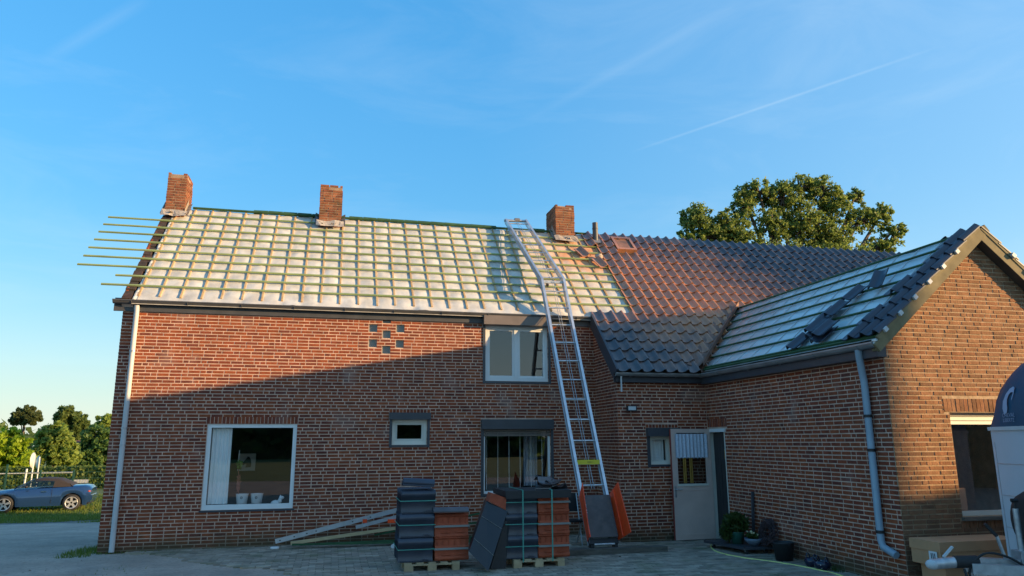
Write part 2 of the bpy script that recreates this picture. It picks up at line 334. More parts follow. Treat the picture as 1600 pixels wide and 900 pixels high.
M['leaf_olive'] = leafmat('olive_leaves', [(.22,.31,.06),(.30,.38,.08),(.17,.25,.05)])
M['leaf_green'] = leafmat('green_leaves', [(.10,.16,.04),(.13,.19,.05),(.17,.22,.06)])
M['leaf_dark'] = leafmat('dark_green_leaves', [(.07,.15,.05),(.10,.19,.06),(.18,.26,.05)])
M['leaf_pine'] = leafmat('pine_needles', [(.10,.14,.05),(.14,.17,.06),(.08,.11,.045)])
M['leaf_pot'] = leafmat('pot_plant_leaves', [(.06,.10,.02),(.08,.12,.03),(.05,.08,.02)])
M['flower'] = mat('pale_flowers', (.65,.6,.35), .7)
M['dried'] = mat('dried_flowers', [(.30,.09,.06),(.38,.13,.09)], .9)
M['carblue'] = mat('blue_car_paint', (.02,.058,.16), .22, metal=.3, nscale=3, namt=.05, coat=.8)
M['softtop'] = mat('brown_soft_top', (.035,.025,.02), .8, nscale=10, namt=.15)
M['rim'] = mat('alloy_rim', (.62,.62,.62), .3, metal=.6, namt=.05)
M['lamp_red'] = mat('red_lamp', (.45,.06,.03), .25, namt=.05)
M['chrome'] = mat('chrome', (.75,.75,.75), .15, metal=1, namt=.02)
M['fencegreen'] = mat('green_fence_wire', (.015,.06,.04), .5, namt=.1)
M['signgrey'] = mat('sign_back', (.55,.57,.58), .5, namt=.05)
M['signblue'] = mat('blue_sign', (.03,.10,.22), .5, namt=.05)
M['whitewall'] = mat('white_render', (.72,.73,.74), .8, namt=.06)
M['redtile'] = mat('red_roof', (.20,.07,.045), .8, namt=.2)
M['timber_dark'] = mat('dark_barn_boards', [(.05,.042,.035),(.07,.058,.045)], .85, nscale=5, namt=.3)

# ---------------------------------------------------------------- ground
def gz(y): return 0.0 if y <= 13.5 else (-.68*(y-13.5)/15.5 if y < 29 else -.68)
YB = [13.5, 29]
def sheet(name, poly_fn, xs, ys, dz, m, kind='structure', parent=None):
    mb = MB(); vs = []; fs = []; nx = len(xs)
    for y in ys:
        for x in xs: vs.append((x, y, gz(y)+dz))
    for j in range(len(ys)-1):
        for i in range(nx-1):
            if poly_fn((xs[i]+xs[i+1])/2, (ys[j]+ys[j+1])/2): fs.append((j*nx+i, j*nx+i+1, (j+1)*nx+i+1, (j+1)*nx+i))
    mb.add(vs, fs, .3); return mb.build(name, m, parent, kind=kind)
sheet('ground', lambda x, y: True, [-900, -200, -60, -20, 0, 20, 60, 200, 900], [-900, -200, -60, -10, 13.5, 29, 60, 200, 900], -.012, M['grass'])
sheet('yard_road', lambda x, y: True, [-40, -20, -3.9, 12, 24], [-9, 0, 13.5, 23.9], -.004, M['asphalt'])
sheet('road_verge', lambda x, y: True, [-40, -20, -3.9], [23.9, 25.9], -.006, M['dirt'])
# concrete pavers in front of the wall: joint bed, the largest 300 singly, the rest as one field
pav = bpy.data.objects.new('pavement', None); put(pav, Matrix.Translation((2, 11, 0))); tag(pav, kind='structure')
mb = MB(); mb.add([(-3.0, 13.62, .004), (-2.6, 13.25, .004), (.95, 9.6, .004), (1.05, 7.4, .004), (6.79, 7.4, .004), (6.79, 13.62, .004)], [(0, 1, 2, 3, 4, 5)], .5)
mb.build('joint_bed', M['paverjoint'], pav)
PB = MB().box((0, 0, 0), (1, 1, 1), 0).mesh('paver', M['paver'])
pv = []
row = 0; y = 7.42
while y < 13.58:
    x = -3.5 - (row % 2)*.105
    while x < 6.7:
        lim = -3.3 + (13.5-y)*.98 if y > 9.6 else .62
        if x > lim+.22*noise.noise(Vector((x*1.3, y*1.3, 4)))+.1 and not (x+.1 > 5.0 and y > 12.4): pv.append((x, y))
        x += .21
    y += .106; row += 1
def psize(p, w, h):
    a = proj(p)
    if a[2] < .5 or not (-10 < a[0] < 1610 and -10 < a[1] < 910): return 0
    return w*h*FPX*FPX/a[2]**3*abs(p[2]-CAMH)
pv.sort(key=lambda q: -psize((q[0], q[1], 0), .2, .1))
fld = MB()
for k, (x, y) in enumerate(pv):
    dz = random.uniform(-.003, .004)
    if k < 300: inst('paver', PB, Matrix.Translation((x, y, dz-.03)) @ Matrix.Rotation(random.uniform(-.01, .01), 4, 'Z') @ Matrix.Diagonal((.2, .1, .046, 1)), pav)
    else: fld.box((x, y, dz-.02), (x+.2, y+.1, dz+.016))
fld.build('paver_field', M['paver'], pav, kind='stuff')

# ---------------------------------------------------------------- brick walls
CRS = .0582
BOX = MB().box((0, 0, 0), (1, 1, 1), 0)
def bricks(umin, umax, vmin, vmax, openings, seed, top=None, lintels=()):
    rnd = random.Random(seed); out = []; v = vmin; j = .0155; k = 0
    while v + CRS - j <= vmax+.02:
        v1 = v+CRS-j
        cuts = [(a, b) for a, b, c, d in list(openings)+list(lintels) if c < v1-.01 and d > v+.01]
        segs = [(umin, umax)]
        for a, b in cuts:
            ns = []
            for p, q in segs:
                if b <= p or a >= q: ns.append((p, q)); continue
                if a-p > .03: ns.append((p, a))
                if q-b > .03: ns.append((b, q))
            segs = ns
        for p, q in segs:
            u = p; first = True
            while u < q-.02:
                w = rnd.choice((.181, .181, .181, .083, .181)) if not first else rnd.choice((.184, .14, .086, .05))
                first = False
                if q-u-w < .05: w = q-u-j/2
                u1 = min(u+w, q)
                if top is None or v1 <= max(top(u), top(u1))+.02: out.append((u, u1, v, v1))
                u += w+j
        v += CRS; k += 1
    for a, b, c, d in lintels:
        n = max(2, round((b-a)/.064)); s_ = (b-a)/n
        for i in range(n): out.append((a+i*s_, a+(i+1)*s_-.011, c, d-.006))
    return out
def backing(mb, F, umin, umax, vmin, vmax, openings, top=None, apex=None, th=.25):
    us = sorted(set([umin, umax]+[x for o in openings for x in o[:2] if umin < x < umax]+([apex] if apex else [])))
    for a, b in zip(us, us[1:]):
        ops = sorted([(o[2], o[3]) for o in openings if o[0] < b-1e-4 and o[1] > a+1e-4]); v = vmin
        for c, d in ops+[(None, None)]:
            if c is None:
                ta, tb = (vmax, vmax) if top is None else (top(a), top(b))
                if v < max(ta, tb): mb.prism([(a, v), (b, v), (b, tb), (a, ta)], -th, 0, .5, F)
            else:
                if c-v > .002: mb.prism([(a, v), (b, v), (b, c), (a, c)], -th, 0, .5, F)
                v = d
def wall(name, parent, F, umin, umax, vmin, vmax, openings=(), lintels=(), seed=1, m='brick', mm='mortar', singles=0, top=None, apex=None, rough=.0018, th=.25, proud=.0032):
    mb = MB(); backing(mb, F, umin, umax, vmin, vmax, openings, top, apex, th)
    w = mb.build(name, M[mm], parent)
    bl = bricks(umin, umax, vmin, vmax, openings, seed, top, lintels)
    def score(b):
        p = F @ Vector(((b[0]+b[1])/2, (b[2]+b[3])/2, 0)); q = proj(p)
        if q[2] < .3 or not (0 < q[0] < 1600 and 0 < q[1] < 900): return 0
        n = Vector((F[0][2], F[1][2], F[2][2]))
        return (b[1]-b[0])*(b[3]-b[2])*abs((CAMP-p).dot(n))/q[2]**3
    bl.sort(key=lambda b: -score(b))
    rnd = random.Random(seed+99); key = 'brick_'+m
    if key not in bpy.data.meshes: BOX.mesh(key, M[m])
    me = bpy.data.meshes[key]; fld = MB()
    for k, (u0, u1, v0, v1) in enumerate(bl):
        d = proud+rnd.uniform(-rough, rough); T = Matrix.Translation((u0, v0, -.03)) @ Matrix.Rotation(rnd.uniform(-.006, .006), 4, 'Z')
        if k < singles: inst('brick', me, F @ T @ Matrix.Diagonal((u1-u0, v1-v0, .03+d, 1)), w)
        else: fld.box((0, 0, 0), (u1-u0, v1-v0, .03+d), None, F @ T)
    fld.build('brick_field' if singles else 'brickwork', M[m], w, kind='stuff')
    return w

# ---------------------------------------------------------------- key dimensions
YF = 13.63; XL = -3.64; YP = 12.48; XP = 5.02; XA = 6.8; YG = 7.82
SL = .97; CV = cos(atan(SL)); SV = sin(atan(SL)); VR = 3.54
RF = frame((0, 13.53, 4.2), (1, 0, 0), (0, CV, SV), (0, -SV, CV))         # main roof: u = X, v up the slope, w off the slope
XR, ZR, XE, ZE = 8.45, 4.55, 6.65, 3.0
AS = (ZR-ZE)/(XR-XE); AC = cos(atan(AS)); AN = sin(atan(AS)); AV = (XR-XE)/AC
RA = frame((XE, 0, ZE), (0, 1, 0), (AC, 0, AN), (-AN, 0, AC))             # annex left slope: u = Y, v up
RB = frame((2*XR-XE, 0, ZE), (0, 1, 0), (-AC, 0, AN), (AN, 0, AC))        # annex right slope
FF = frame((0, YF, 0), (1, 0, 0), (0, 0, 1), (0, -1, 0))
FP = frame((0, YP, 0), (1, 0, 0), (0, 0, 1), (0, -1, 0))
FS = frame((XA, 0, 0), (0, 1, 0), (0, 0, 1), (-1, 0, 0))
FG = frame((0, YG, 0), (1, 0, 0), (0, 0, 1), (0, -1, 0))
FL = frame((XL, 0, 0), (0, 1, 0), (0, 0, 1), (-1, 0, 0))
FPS = frame((XP, 0, 0), (0, 1, 0), (0, 0, 1), (-1, 0, 0))

house = thing('farmhouse', 'long red brick farmhouse with its roof half stripped to battens and foil', 'house', (1.5, 14.5, 0))
# openings on the facade
WL = (-2.11, -.617, .632, 2.073)                    # living room window
WU = (2.80, 4.06, 2.89, 3.965)                      # upper window
WD = (2.775, 4.085, .80, 1.98)                      # lower window
WSm = (1.06, 1.70, 1.70, 2.155)                     # small window
gb = []
for cx, cy in ((160, 104), (83, 153), (236, 155), (158, 188), (80, 238), (232, 242), (156, 275)):
    p = atY(560+cx/3.6, 470+cy/3.6, YF); gb.append((p.x-.078, p.x+.078, p.z-.075, p.z+.075))
SBU = (2.74, 4.10, 3.965, 4.14); SBD = (2.72, 4.13, 1.98, 2.16); SBS = (1.0, 1.76, 2.155, 2.28)
fac = wall('facade_wall', house, FF, XL+.003, 14.9, -.02, 4.14, [WL, WU, WD, WSm, SBU, SBD, SBS]+gb,
           [(-2.13, -.60, 2.075, 2.20), (1.0, 1.76, 2.282, 2.35)], 11, singles=300)
wtop = lambda y: 4.1+SL*(y-13.53) if y <= 16.08 else 4.1+SL*(18.63-y)
wall('gable_end_wall', house, FL, YF+.006, 18.496, -.3, 7, (), (), 12, top=wtop, apex=16.08)
wall('rear_wall', house, frame((0, 18.5, 0), (1, 0, 0), (0, 0, 1), (0, 1, 0)), XL+.003, 14.896, -.4, 4.1, (), (), 13)
wall('far_gable_wall', house, frame((14.9, 0, 0), (0, 1, 0), (0, 0, 1), (1, 0, 0)), YF+.006, 18.494, -.4, 7, (), (), 14, top=wtop, apex=16.08)
WP = (5.63, 6.03, 1.33, 1.83); SBP = (5.56, 6.20, 1.83, 1.98)
wall('porch_wall', house, FP, XP+.004, XA, -.02, 2.98, [WP, SBP], [(5.56, 6.2, 1.985, 2.05)], 15)
wall('porch_side_wall', house, FPS, YP+.008, YF-.002, -.02, 4.2, (), (), 16, top=lambda y: 4.08+SL*(y-13.53))

# ---------------------------------------------------------------- window builder
def window(parent, F, o, fw=.06, rec=.07, m='white', mull=(), sash=0, inner=.8, room=True, sill=None, name='window'):
    u0, u1, v0, v1 = o; d0, d1 = -rec-.06, -rec
    w = MB(F).box((u0, v0, d0), (u1, v0+fw*1.25, d1), .5).box((u0, v1-fw, d0), (u1, v1, d1), .5).box((u0, v0+fw*1.25, d0), (u0+fw, v1-fw, d1), .5).box((u1-fw, v0+fw*1.25, d0), (u1, v1-fw, d1), .5).build(name, M[m], parent)
    edges = [u0+fw]+[x for c in mull for x in (c-fw*.7, c+fw*.7)]+[u1-fw]
    for c in mull: MB(F).box((c-fw*.7, v0+fw*1.25, d0), (c+fw*.7, v1-fw, d1+.004), .5).build('mullion', M[m], w)
    for a, b in zip(edges[::2], edges[1::2]):
        a2, b2, c2, e2 = a, b, v0+fw*1.25, v1-fw
        if sash:
            s_ = sash
            MB(F).box((a, c2, d0+.01), (b, c2+s_, d1-.012), .5).box((a, e2-s_, d0+.01), (b, e2, d1-.012), .5).box((a, c2+s_, d0+.01), (a+s_, e2-s_, d1-.012), .5).box((b-s_, c2+s_, d0+.01), (b, e2-s_, d1-.012), .5).build('sash', M[m], w)
            a2 += s_; b2 -= s_; c2 += s_; e2 -= s_
        MB(F).add([(a2, c2, d0+.03), (b2, c2, d0+.03), (b2, e2, d0+.03), (a2, e2, d0+.03)], [(0, 1, 2, 3)], .5).build('pane', M['glass'], w)
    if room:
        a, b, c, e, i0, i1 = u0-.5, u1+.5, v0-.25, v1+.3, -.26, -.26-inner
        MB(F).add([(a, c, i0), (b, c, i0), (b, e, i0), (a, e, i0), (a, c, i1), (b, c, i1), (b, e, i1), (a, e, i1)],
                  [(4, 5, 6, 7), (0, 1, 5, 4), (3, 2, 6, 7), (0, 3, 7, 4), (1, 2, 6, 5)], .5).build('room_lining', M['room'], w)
    if sill: MB(F).box((u0-.03, v0-sill, -.12), (u1+.03, v0-.004, .02), .5).build('sill', M['anthra'], w)
    return w
def curtain(parent, F, u0, u1, v0, v1, d, folds, m, amp=.02, name='curtain', wavy=0):
    n = folds*8; mb = MB(F); vs = []
    for k in range(n+1):
        t = k/n; u = u0+(u1-u0)*t; dd = d+amp*sin(t*folds*2*pi)+amp*.4*sin(t*folds*5.1)
        vs += [(u, v0+wavy*abs(sin(t*folds*pi)), dd), (u, v1, dd*.7+d*.3)]
    mb.add(vs, [(2*k, 2*k+2, 2*k+3, 2*k+1) for k in range(n)], .5, None, True)
    return mb.build(name, M[m], parent)
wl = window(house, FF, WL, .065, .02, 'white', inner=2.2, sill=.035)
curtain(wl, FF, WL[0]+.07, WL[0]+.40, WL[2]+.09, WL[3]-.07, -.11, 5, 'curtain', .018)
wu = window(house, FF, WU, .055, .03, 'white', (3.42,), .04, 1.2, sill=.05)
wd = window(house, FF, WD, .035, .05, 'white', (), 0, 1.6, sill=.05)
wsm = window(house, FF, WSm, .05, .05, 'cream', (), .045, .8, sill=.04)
wp = window(house, FP, WP, .04, .05, 'cream', (), .02, .8, sill=.04)
curtain(wp, FP, 5.71, 5.98, 1.37, 1.80, -.2, 4, 'curtain', .012)
curtain(wd, FF, 3.78, 4.06, .88, 1.93, -.9, 4, 'lace', .02)
for k in range(6):                                   # blind cords and ladder tapes of the lowered blind
    u = WD[0]+.1+k*.22; MB(FF).box((u, WD[2]+.06, -.24), (u+.006, WD[3]-.05, -.234), .5).build('blind_cord', M['curtain'], wd)
def shutter(win, F, b, o, m, proud=.10, rail=.05, slats=0):
    sb = MB(F); u0, u1, v0, v1 = b
    sb.prism([(v0, -.2), (v1, -.2), (v1, .03), (v1-.04, proud), (v0, proud)], u0, u1, .5, frame(F.to_translation(), F.col[1].xyz, F.col[2].xyz, F.col[0].xyz).inverted() and Matrix())if 0 else None
    sb.box((u0, v0, -.2), (u1, v1, proud), .5); sb.build('shutter_box', M[m], win)
    g = MB(F); g.box((o[0]-rail, o[2]-.05, -.05), (o[0]-.002, b[2]-.002, .018), .5); g.build('shutter_rail', M['anthra'], win)
    g = MB(F); g.box((o[1]+.002, o[2]-.05, -.05), (o[1]+rail, b[2]-.002, .018), .5); g.build('shutter_rail', M['anthra'], win)
    for k in range(slats): MB(F).box((o[0]+.002, o[3]-.045*(k+1)+.004, -.045), (o[1]-.002, o[3]-.045*k-.002, -.03), .5).build('shutter_slat', M['boxgrey'], win)
shutter(wu, FF, SBU, WU, 'boxgrey', .17)
shutter(wd, FF, SBD, WD, 'anthra', .10, .055, 3)
shutter(wsm, FF, SBS, WSm, 'anthra', .07, .05)
shutter(wp, FP, SBP, WP, 'anthra', .10, .06)
for o in gb:
    g = MB(FF).box((o[0]+.002, o[2]+.002, -.10), (o[1]-.002, o[3]-.002, -.06), .5).build('glass_block', M['signgrey'], house)
    MB(FF).box((o[0]+.012, o[2]+.012, -.064), (o[1]-.012, o[3]-.012, -.05), .5).build('pane', M['glassdark'], g)
# floodlight on the porch wall
p = atY(987, 638, YP-.12)
fl = MB().box((p.x-.09, p.y-.02, p.z-.05), (p.x+.09, p.y+.03, p.z+.05), .5).build('floodlight', M['black'], house)
MB().box((p.x-.072, p.y-.026, p.z-.034), (p.x+.072, p.y-.018, p.z+.034), .5).build('lens', M['signgrey'], fl)
MB().box((p.x-.02, p.y+.03, p.z-.02), (p.x+.02, YP, p.z+.02), .5).build('bracket', M['black'], fl)

# ---------------------------------------------------------------- main roof
def annex_z(x): return ZE+AS*(x-XE) if x <= XR else ZR-AS*(x-XR)
rd = MB(RF)
rd.prism([(XL+.02, 0), (14.98, 0), (14.98, VR), (XL+.02, VR)], -.14, -.03, .5)
rd.prism([(XP-.05, -1.72), (8.4, -1.72), (8.4, -.001), (XP-.05, -.001)], -.14, -.03, .5)
RK = frame((0, 13.53+2*VR*CV, 4.2), (1, 0, 0), (0, -CV, SV), (0, SV, CV))
rd.prism([(XL+.02, 0), (14.98, 0), (14.98, VR-.005), (XL+.02, VR-.005)], -.14, -.03, .5, RF.inverted() @ RK)
roof = rd.build('roof', M['timber_dark'], house)
CS = .344; CB0 = -3.42; GA = .3145
def foil(mb, u0, u1, v0, v1, cs, cb, gv, amp, seed, nu=6, nv=4):
    vs = []; fs = []; U = []; V = []
    u = u0
    while u < u1: U.append(u); u += cs/nu
    U.append(u1); v = v0
    while v < v1: V.append(v); v += gv/nv
    V.append(v1)
    for v in V:
        for u in U:
            fu = ((u-cb)/cs) % 1; fv = ((v-.387)/gv) % 1
            b = (sin(pi*fu)**.6 if 0 < fu < 1 else 0)*(.45+.55*sin(pi*fv)**.7)
            b *= max(.05, .7+.5*noise.noise(Vector((u*1.7+seed, v*1.7, seed)))+.9*noise.noise(Vector((math.floor((u-cb)/cs)*3.7, math.floor((v-.387)/gv)*5.3, seed))))
            b += .5*abs(noise.noise(Vector((u*7, v*4+u*3, seed+9))))
            vs.append((u, v, -.01+amp*b+.006*noise.noise(Vector((u*9, v*9, seed+3)))))
    n = len(U)
    for j in range(len(V)-1):
        for i in range(n-1): fs.append((j*n+i, j*n+i+1, (j+1)*n+i+1, (j+1)*n+i))
    return mb.add(vs, fs, .4, None, True)
foil(MB(RF), -3.44, 6.3, -.03, VR, CS, CB0, GA, .028, 3).build('underlay_foil', M['foil'], roof)
k = 0
while CB0+k*CS < 5.9:
    u = CB0+k*CS+random.uniform(-.008, .008)
    MB(RF).box((u-.016, .1+random.uniform(-.02, .03), -.01), (u+.016, VR-.02, .026)).build('counter_batten', M['counter'], roof); k += 1
ends = [-4.08, -3.93, -4.64, -4.63, -4.634, -4.624, -4.633, -4.633, -4.627, -3.14]
for r in range(10):
    v = .387+GA*r; x = ends[r]; cuts = [x]
    while cuts[-1] < 5.7: cuts.append(min(cuts[-1]+(4.2 if len(cuts) > 1 else random.uniform(3.2, 5.2)), 5.95))
    for a, b in zip(cuts, cuts[1:]):
        MB(RF).box((a+.002, v-.017, .027), (b-.002, v+.017, .054)).build('batten', M['batten'], roof)
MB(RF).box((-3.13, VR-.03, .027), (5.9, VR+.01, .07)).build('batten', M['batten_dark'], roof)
rdg = None                                            # rolled ridge foil lying in short lengths along the ridge
pr = RF @ Vector((0, VR, .05))
for a, b in ((-1.9, -.52), (.15, 3.55), (4.45, 4.75)):
    x = a
    while x < b:
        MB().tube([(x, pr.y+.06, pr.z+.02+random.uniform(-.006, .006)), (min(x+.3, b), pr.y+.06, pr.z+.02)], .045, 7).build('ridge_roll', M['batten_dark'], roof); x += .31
# verge of sooty bricks at the left end
vg = MB(RF).box((XL-.01, -.05, -.2), (-3.47, VR, -.035), .5).build('verge', M['mortar'], roof)
v = 0
while v < 3.1:
    l_ = random.uniform(.09, .21)
    inst('verge_brick', bpy.data.meshes.get('vbrick') or BOX.mesh('vbrick', M['brick_dark']), RF @ Matrix.Translation((XL-.02, v, -.04)) @ Matrix.Rotation(random.uniform(-.05, .05), 4, 'Z') @ Matrix.Diagonal((random.uniform(.13, .17), l_, random.uniform(.04, .075), 1)), vg); v += l_+.012
foil(MB(RF), -3.48, -3.40, -.02, 3.2, .08, -3.49, .1, .05, 8, 4, 3).build('foil_edge', M['foil'], roof)
# tiles
TW, TL = .2335, .372
def tile_mesh(name, m, w=TW, l=TL, th=.016, back=None):
    n = 10; mb = MB()
    def zf(t): return .012*(1-cos(2*pi*min(t/.56, 1)))*-.5+(.058*sin(pi*(t-.56)/.44) if t > .56 else 0)
    tp = [(w*1.02*i/n, zf(i/n)) for i in range(n+1)]
    vs = [(x, 0, z+.034) for x, z in tp]+[(x, l, z+.004) for x, z in tp]+[(x, 0, z+.034-th) for x, z in tp]+[(x, l, z+.004-th) for x, z in tp]
    q = n+1
    mb.add(vs, [(i, i+1, q+i+1, q+i) for i in range(n)], 0, None, True)
    mb.add(vs, [(2*q+i, 2*q+i+1, i+1, i) for i in range(n)]+[(2*q, 0, q, 3*q), (n, 2*q+n, 3*q+n, q+n)], 0)
    mb.add(vs, [(3*q+i, 3*q+i+1, 2*q+i+1, 2*q+i) for i in range(n)], 0)
    me = mb.mesh(name, m)
    if back:
        me.materials.append(back)
        for p in me.polygons[-n:]: p.material_index = 1
    return me
TM = tile_mesh('roof_tile', M['tile']); TN = tile_mesh('new_tile', M['tile_new'])
def tiles(parent, F, cells, me, m, singles, name='roof_tile'):
    def score(c):
        p = F @ Vector((c[0]+TW/2, c[1]+.15, .03)); q = proj(p)
        if q[2] < .3 or not (0 < q[0] < 1600 and 0 < q[1] < 900): return 0
        n = F.col[2].xyz; return (CAMP-p).dot(n)/q[2]**3
    cells.sort(key=lambda c: -score(c)); f = MB()
    vs = [tuple(v.co) for v in me.vertices]; ps = [tuple(p.vertices) for p in me.polygons]; sm = [p.use_smooth for p in me.polygons]
    for k, (u, v) in enumerate(cells):
        T = F @ Matrix.Translation((u+random.uniform(-.003, .003), v+random.uniform(-.004, .004), .045+random.uniform(0, .003))) @ Matrix.Rotation(random.gauss(0, .008), 4, 'Z') @ Matrix.Rotation(random.gauss(0, .008), 4, 'Y')
        if k < singles: inst(name, me, T, parent)
        else:
            val = random.random(); nn = len(f.f); f.add(vs, ps, val, T); f.sm[nn:] = sm
    f.build('tile_field', m, parent, kind='stuff')
cells = []
for r in range(-6, 12):
    v = .387+GA*r-.33
    for c in range(60):
        u = XP-.06+c*TW*.985
        if u > 14.8: break
        if v > -.25 and u < (5.72 if v < 2.6 else 5.60)-.02*((r*7) % 3): continue
        if v > VR-.2: continue
        if 6.26 < u+TW/2 < 6.9 and 2.62 < v+.16 < 3.36: continue
        p = RF @ Vector((u+TW/2, v+.2, .06))
        if p.z < annex_z(p.x)+.05 - (0 if p.x > XR else .04): continue
        cells.append((u, v))
tiles(roof, RF, cells, TM, M['tile'], 300)
MB(RF).prism([(6.05, -.06), (14.98, -.06), (14.98, VR), (6.05, VR)], -.028, .03, .5).build('tile_bed', M['timber_dark'], roof)
MB(RF).prism([(XP-.02, -1.72), (8.3, -1.72), (8.3, -.062), (XP-.02, -.062)], -.028, .03, .5).build('tile_bed', M['timber_dark'], roof)
# porch verge board, roof window, vent pipe, valley
MB(RF).box((XP-.10, -1.78, -.16), (XP-.055, -.02, .075), .5).build('barge_board', M['anthra'], roof)
rw = MB(RF).box((6.33, 2.70, .03), (6.83, 2.77, .14), .5).box((6.33, 3.24, .03), (6.83, 3.31, .14), .5).box((6.33, 2.77, .03), (6.39, 3.24, .14), .5).box((6.77, 2.77, .03), (6.83, 3.24, .14), .5).build('roof_window', M['tile'], roof)
MB(RF).box((6.39, 2.77, .06), (6.77, 3.24, .11), .5).build('pane', M['valley'], rw)
p = RF @ Vector((5.93, 3.17, .05)); t = MB().tube([p-Vector((0, 0, .1)), p+Vector((0, 0, .46))], .066, 14).tube([p+Vector((0, 0, .30)), p+Vector((0, 0, .33))], .073, 14).build('vent_pipe', M['gutter_dark'], roof)
MB(RF).box((5.80, 3.02, .07), (6.07, 3.30, .10), .5).build('flashing', M['lead'], t)
va, vb = Vector((XE-.1, 12.28, ZE+.06)), Vector((XR-.12, 13.84, ZR+.02))
up_ = Vector((-AN, -SV, AC+CV)).normalized()
vt = MB(); d_ = (vb-va).normalized(); sd_ = d_.cross(up_).normalized()
fv = frame(va, sd_, d_, up_); n_ = 14; ln = (vb-va).length; vs = []
for i in range(n_+1):
    s_ = i/n_*ln; wv = .012*noise.noise(Vector((i*.7, 0, 5)))
    for x, z in ((-.17, .075), (-.12, .055), (-.02, .0), (.02, .0), (.12, .085), (.135, .10), (.135, .02)): vs.append((x+wv, s_, z+.03+wv*.6))
vt.add(vs, [(i*7+j, i*7+j+1, (i+1)*7+j+1, (i+1)*7+j) for i in range(n_) for j in range(6)], .5, fv); vt.build('valley_flashing', M['valley'], roof)
# loose lumps of old mortar at the chimney foot and a torn foil flap
def rubble(parent, pts, r, n, seed, m='rubble', name='mortar_lump'):
    rnd = random.Random(seed); mb = MB()
    for k in range(n):
        p = Vector(rnd.choice(pts))+Vector((rnd.uniform(-1, 1), rnd.uniform(-1, 1), rnd.uniform(-.5, .5)))*r
        s_ = rnd.uniform(.4, 1)*r*.7; vs = [p+Vector((rnd.uniform(-1, 1), rnd.uniform(-1, 1), rnd.uniform(-.7, .7)))*s_ for _ in range(6)]
        mb.add(vs, [(0, 1, 2), (0, 2, 3), (0, 3, 4), (0, 4, 1), (5, 2, 1), (5, 3, 2), (5, 4, 3), (5, 1, 4)])
    return mb.build(name, M[m], parent)

# ---------------------------------------------------------------- chimneys
def chimney(x0, x1, y0, y1, ztop, zbot, seed, chips):
    c = bpy.data.objects.new('chimney', None); put(c, Matrix.Translation(((x0+x1)/2, (y0+y1)/2, zbot)), house)
    MB().box((x0, y0, zbot), (x1, y1, ztop-.03), .5).build('core', M['mortar_chim'], c)
    rnd = random.Random(seed); fld = MB()
    for F, a, b in ((frame((0, y0, 0), (1, 0, 0), (0, 0, 1), (0, -1, 0)), x0, x1), (frame((0, y1, 0), (1, 0, 0), (0, 0, 1), (0, 1, 0)), x0, x1),
                    (frame((x0, 0, 0), (0, 1, 0), (0, 0, 1), (-1, 0, 0)), y0, y1), (frame((x1, 0, 0), (0, 1, 0), (0, 0, 1), (1, 0, 0)), y0, y1)):
        for u0, u1, v0, v1 in bricks(a-.004, b+.004, zbot, ztop, (), seed):
            if v1 > ztop-.07 and rnd.random() < chips: continue
            d = .006+rnd.uniform(-.005, .006); T = Matrix.Translation((u0, v0, -.05)) @ Matrix.Rotation(rnd.uniform(-.02, .02), 4, 'Z')
            if F.col[2].y < -.5 and v0 > zbot+.2:
                inst('brick', bpy.data.meshes.get('brick_chim') or BOX.mesh('brick_chim', M['brick_chim']), F @ T @ Matrix.Diagonal((u1-u0, v1-v0, .05+d, 1)), c)
            else: fld.box((0, 0, 0), (u1-u0, v1-v0, .05+d), None, F @ T)
    fld.build('brickwork', M['brick_chim'], c, kind='stuff')
    MB().box((x0+.1, y0+.1, ztop-.028), (x1-.1, y1-.1, ztop-.01), .5).build('flue', M['black'], c)
    zf_ = 4.2+SL*(y0-13.53)
    pts = [(x0+(x1-x0)*k/8, y0-.05, zf_+.05) for k in range(9)]
    rubble(c, pts, .07, 26, seed+5)
    fl = MB(); n = 6; vs = []                          # ragged apron flashing in front and along the sides
    for k in range(n+1):
        x = x0-.06+(x1-x0+.12)*k/n
        vs += [(x, y0-.008-.02*random.random(), zf_+.13+.04*random.random()), (x, y0-.13-.06*random.random(), zf_-.03+.03*random.random())]
    fl.add(vs, [(2*k, 2*k+1, 2*k+3, 2*k+2) for k in range(n)]); fl.build('flashing', M['rubble'], c)
    for x, sg in ((x0, -1), (x1, 1)):
        g = MB(); g.add([(x+sg*.012, y0-.05, zf_+.02), (x+sg*.012, y0+.33, zf_+.38), (x+sg*.014, y0+.30, zf_+.5), (x+sg*.014, y0-.02, zf_+.18), (x+sg*.09, y0-.05, zf_+.05), (x+sg*.09, y0+.33, zf_+.42)], [(0, 1, 2, 3), (0, 4, 5, 1)]); g.build('flashing', M['rubble'] if seed % 2 else M['lead'], c)
    return c
def chim_px(xa, xb, ytop, yb, depth, seed, chips=.3):
    d = None
    y0 = yb
    a = atY(xa, ytop, y0); b = atY(xb, ytop, y0)
    return chimney(a.x, b.x, y0, y0+depth, a.z, 4.2+SL*(y0-13.53)-.35, seed, chips)
chim_px(264, 293.5, 269.5, 15.80, .62, 31)
chim_px(501.5, 535.5, 289, 15.78, .60, 32)
chim_px(868, 896.5, 319.5, 15.78, .78, 33)

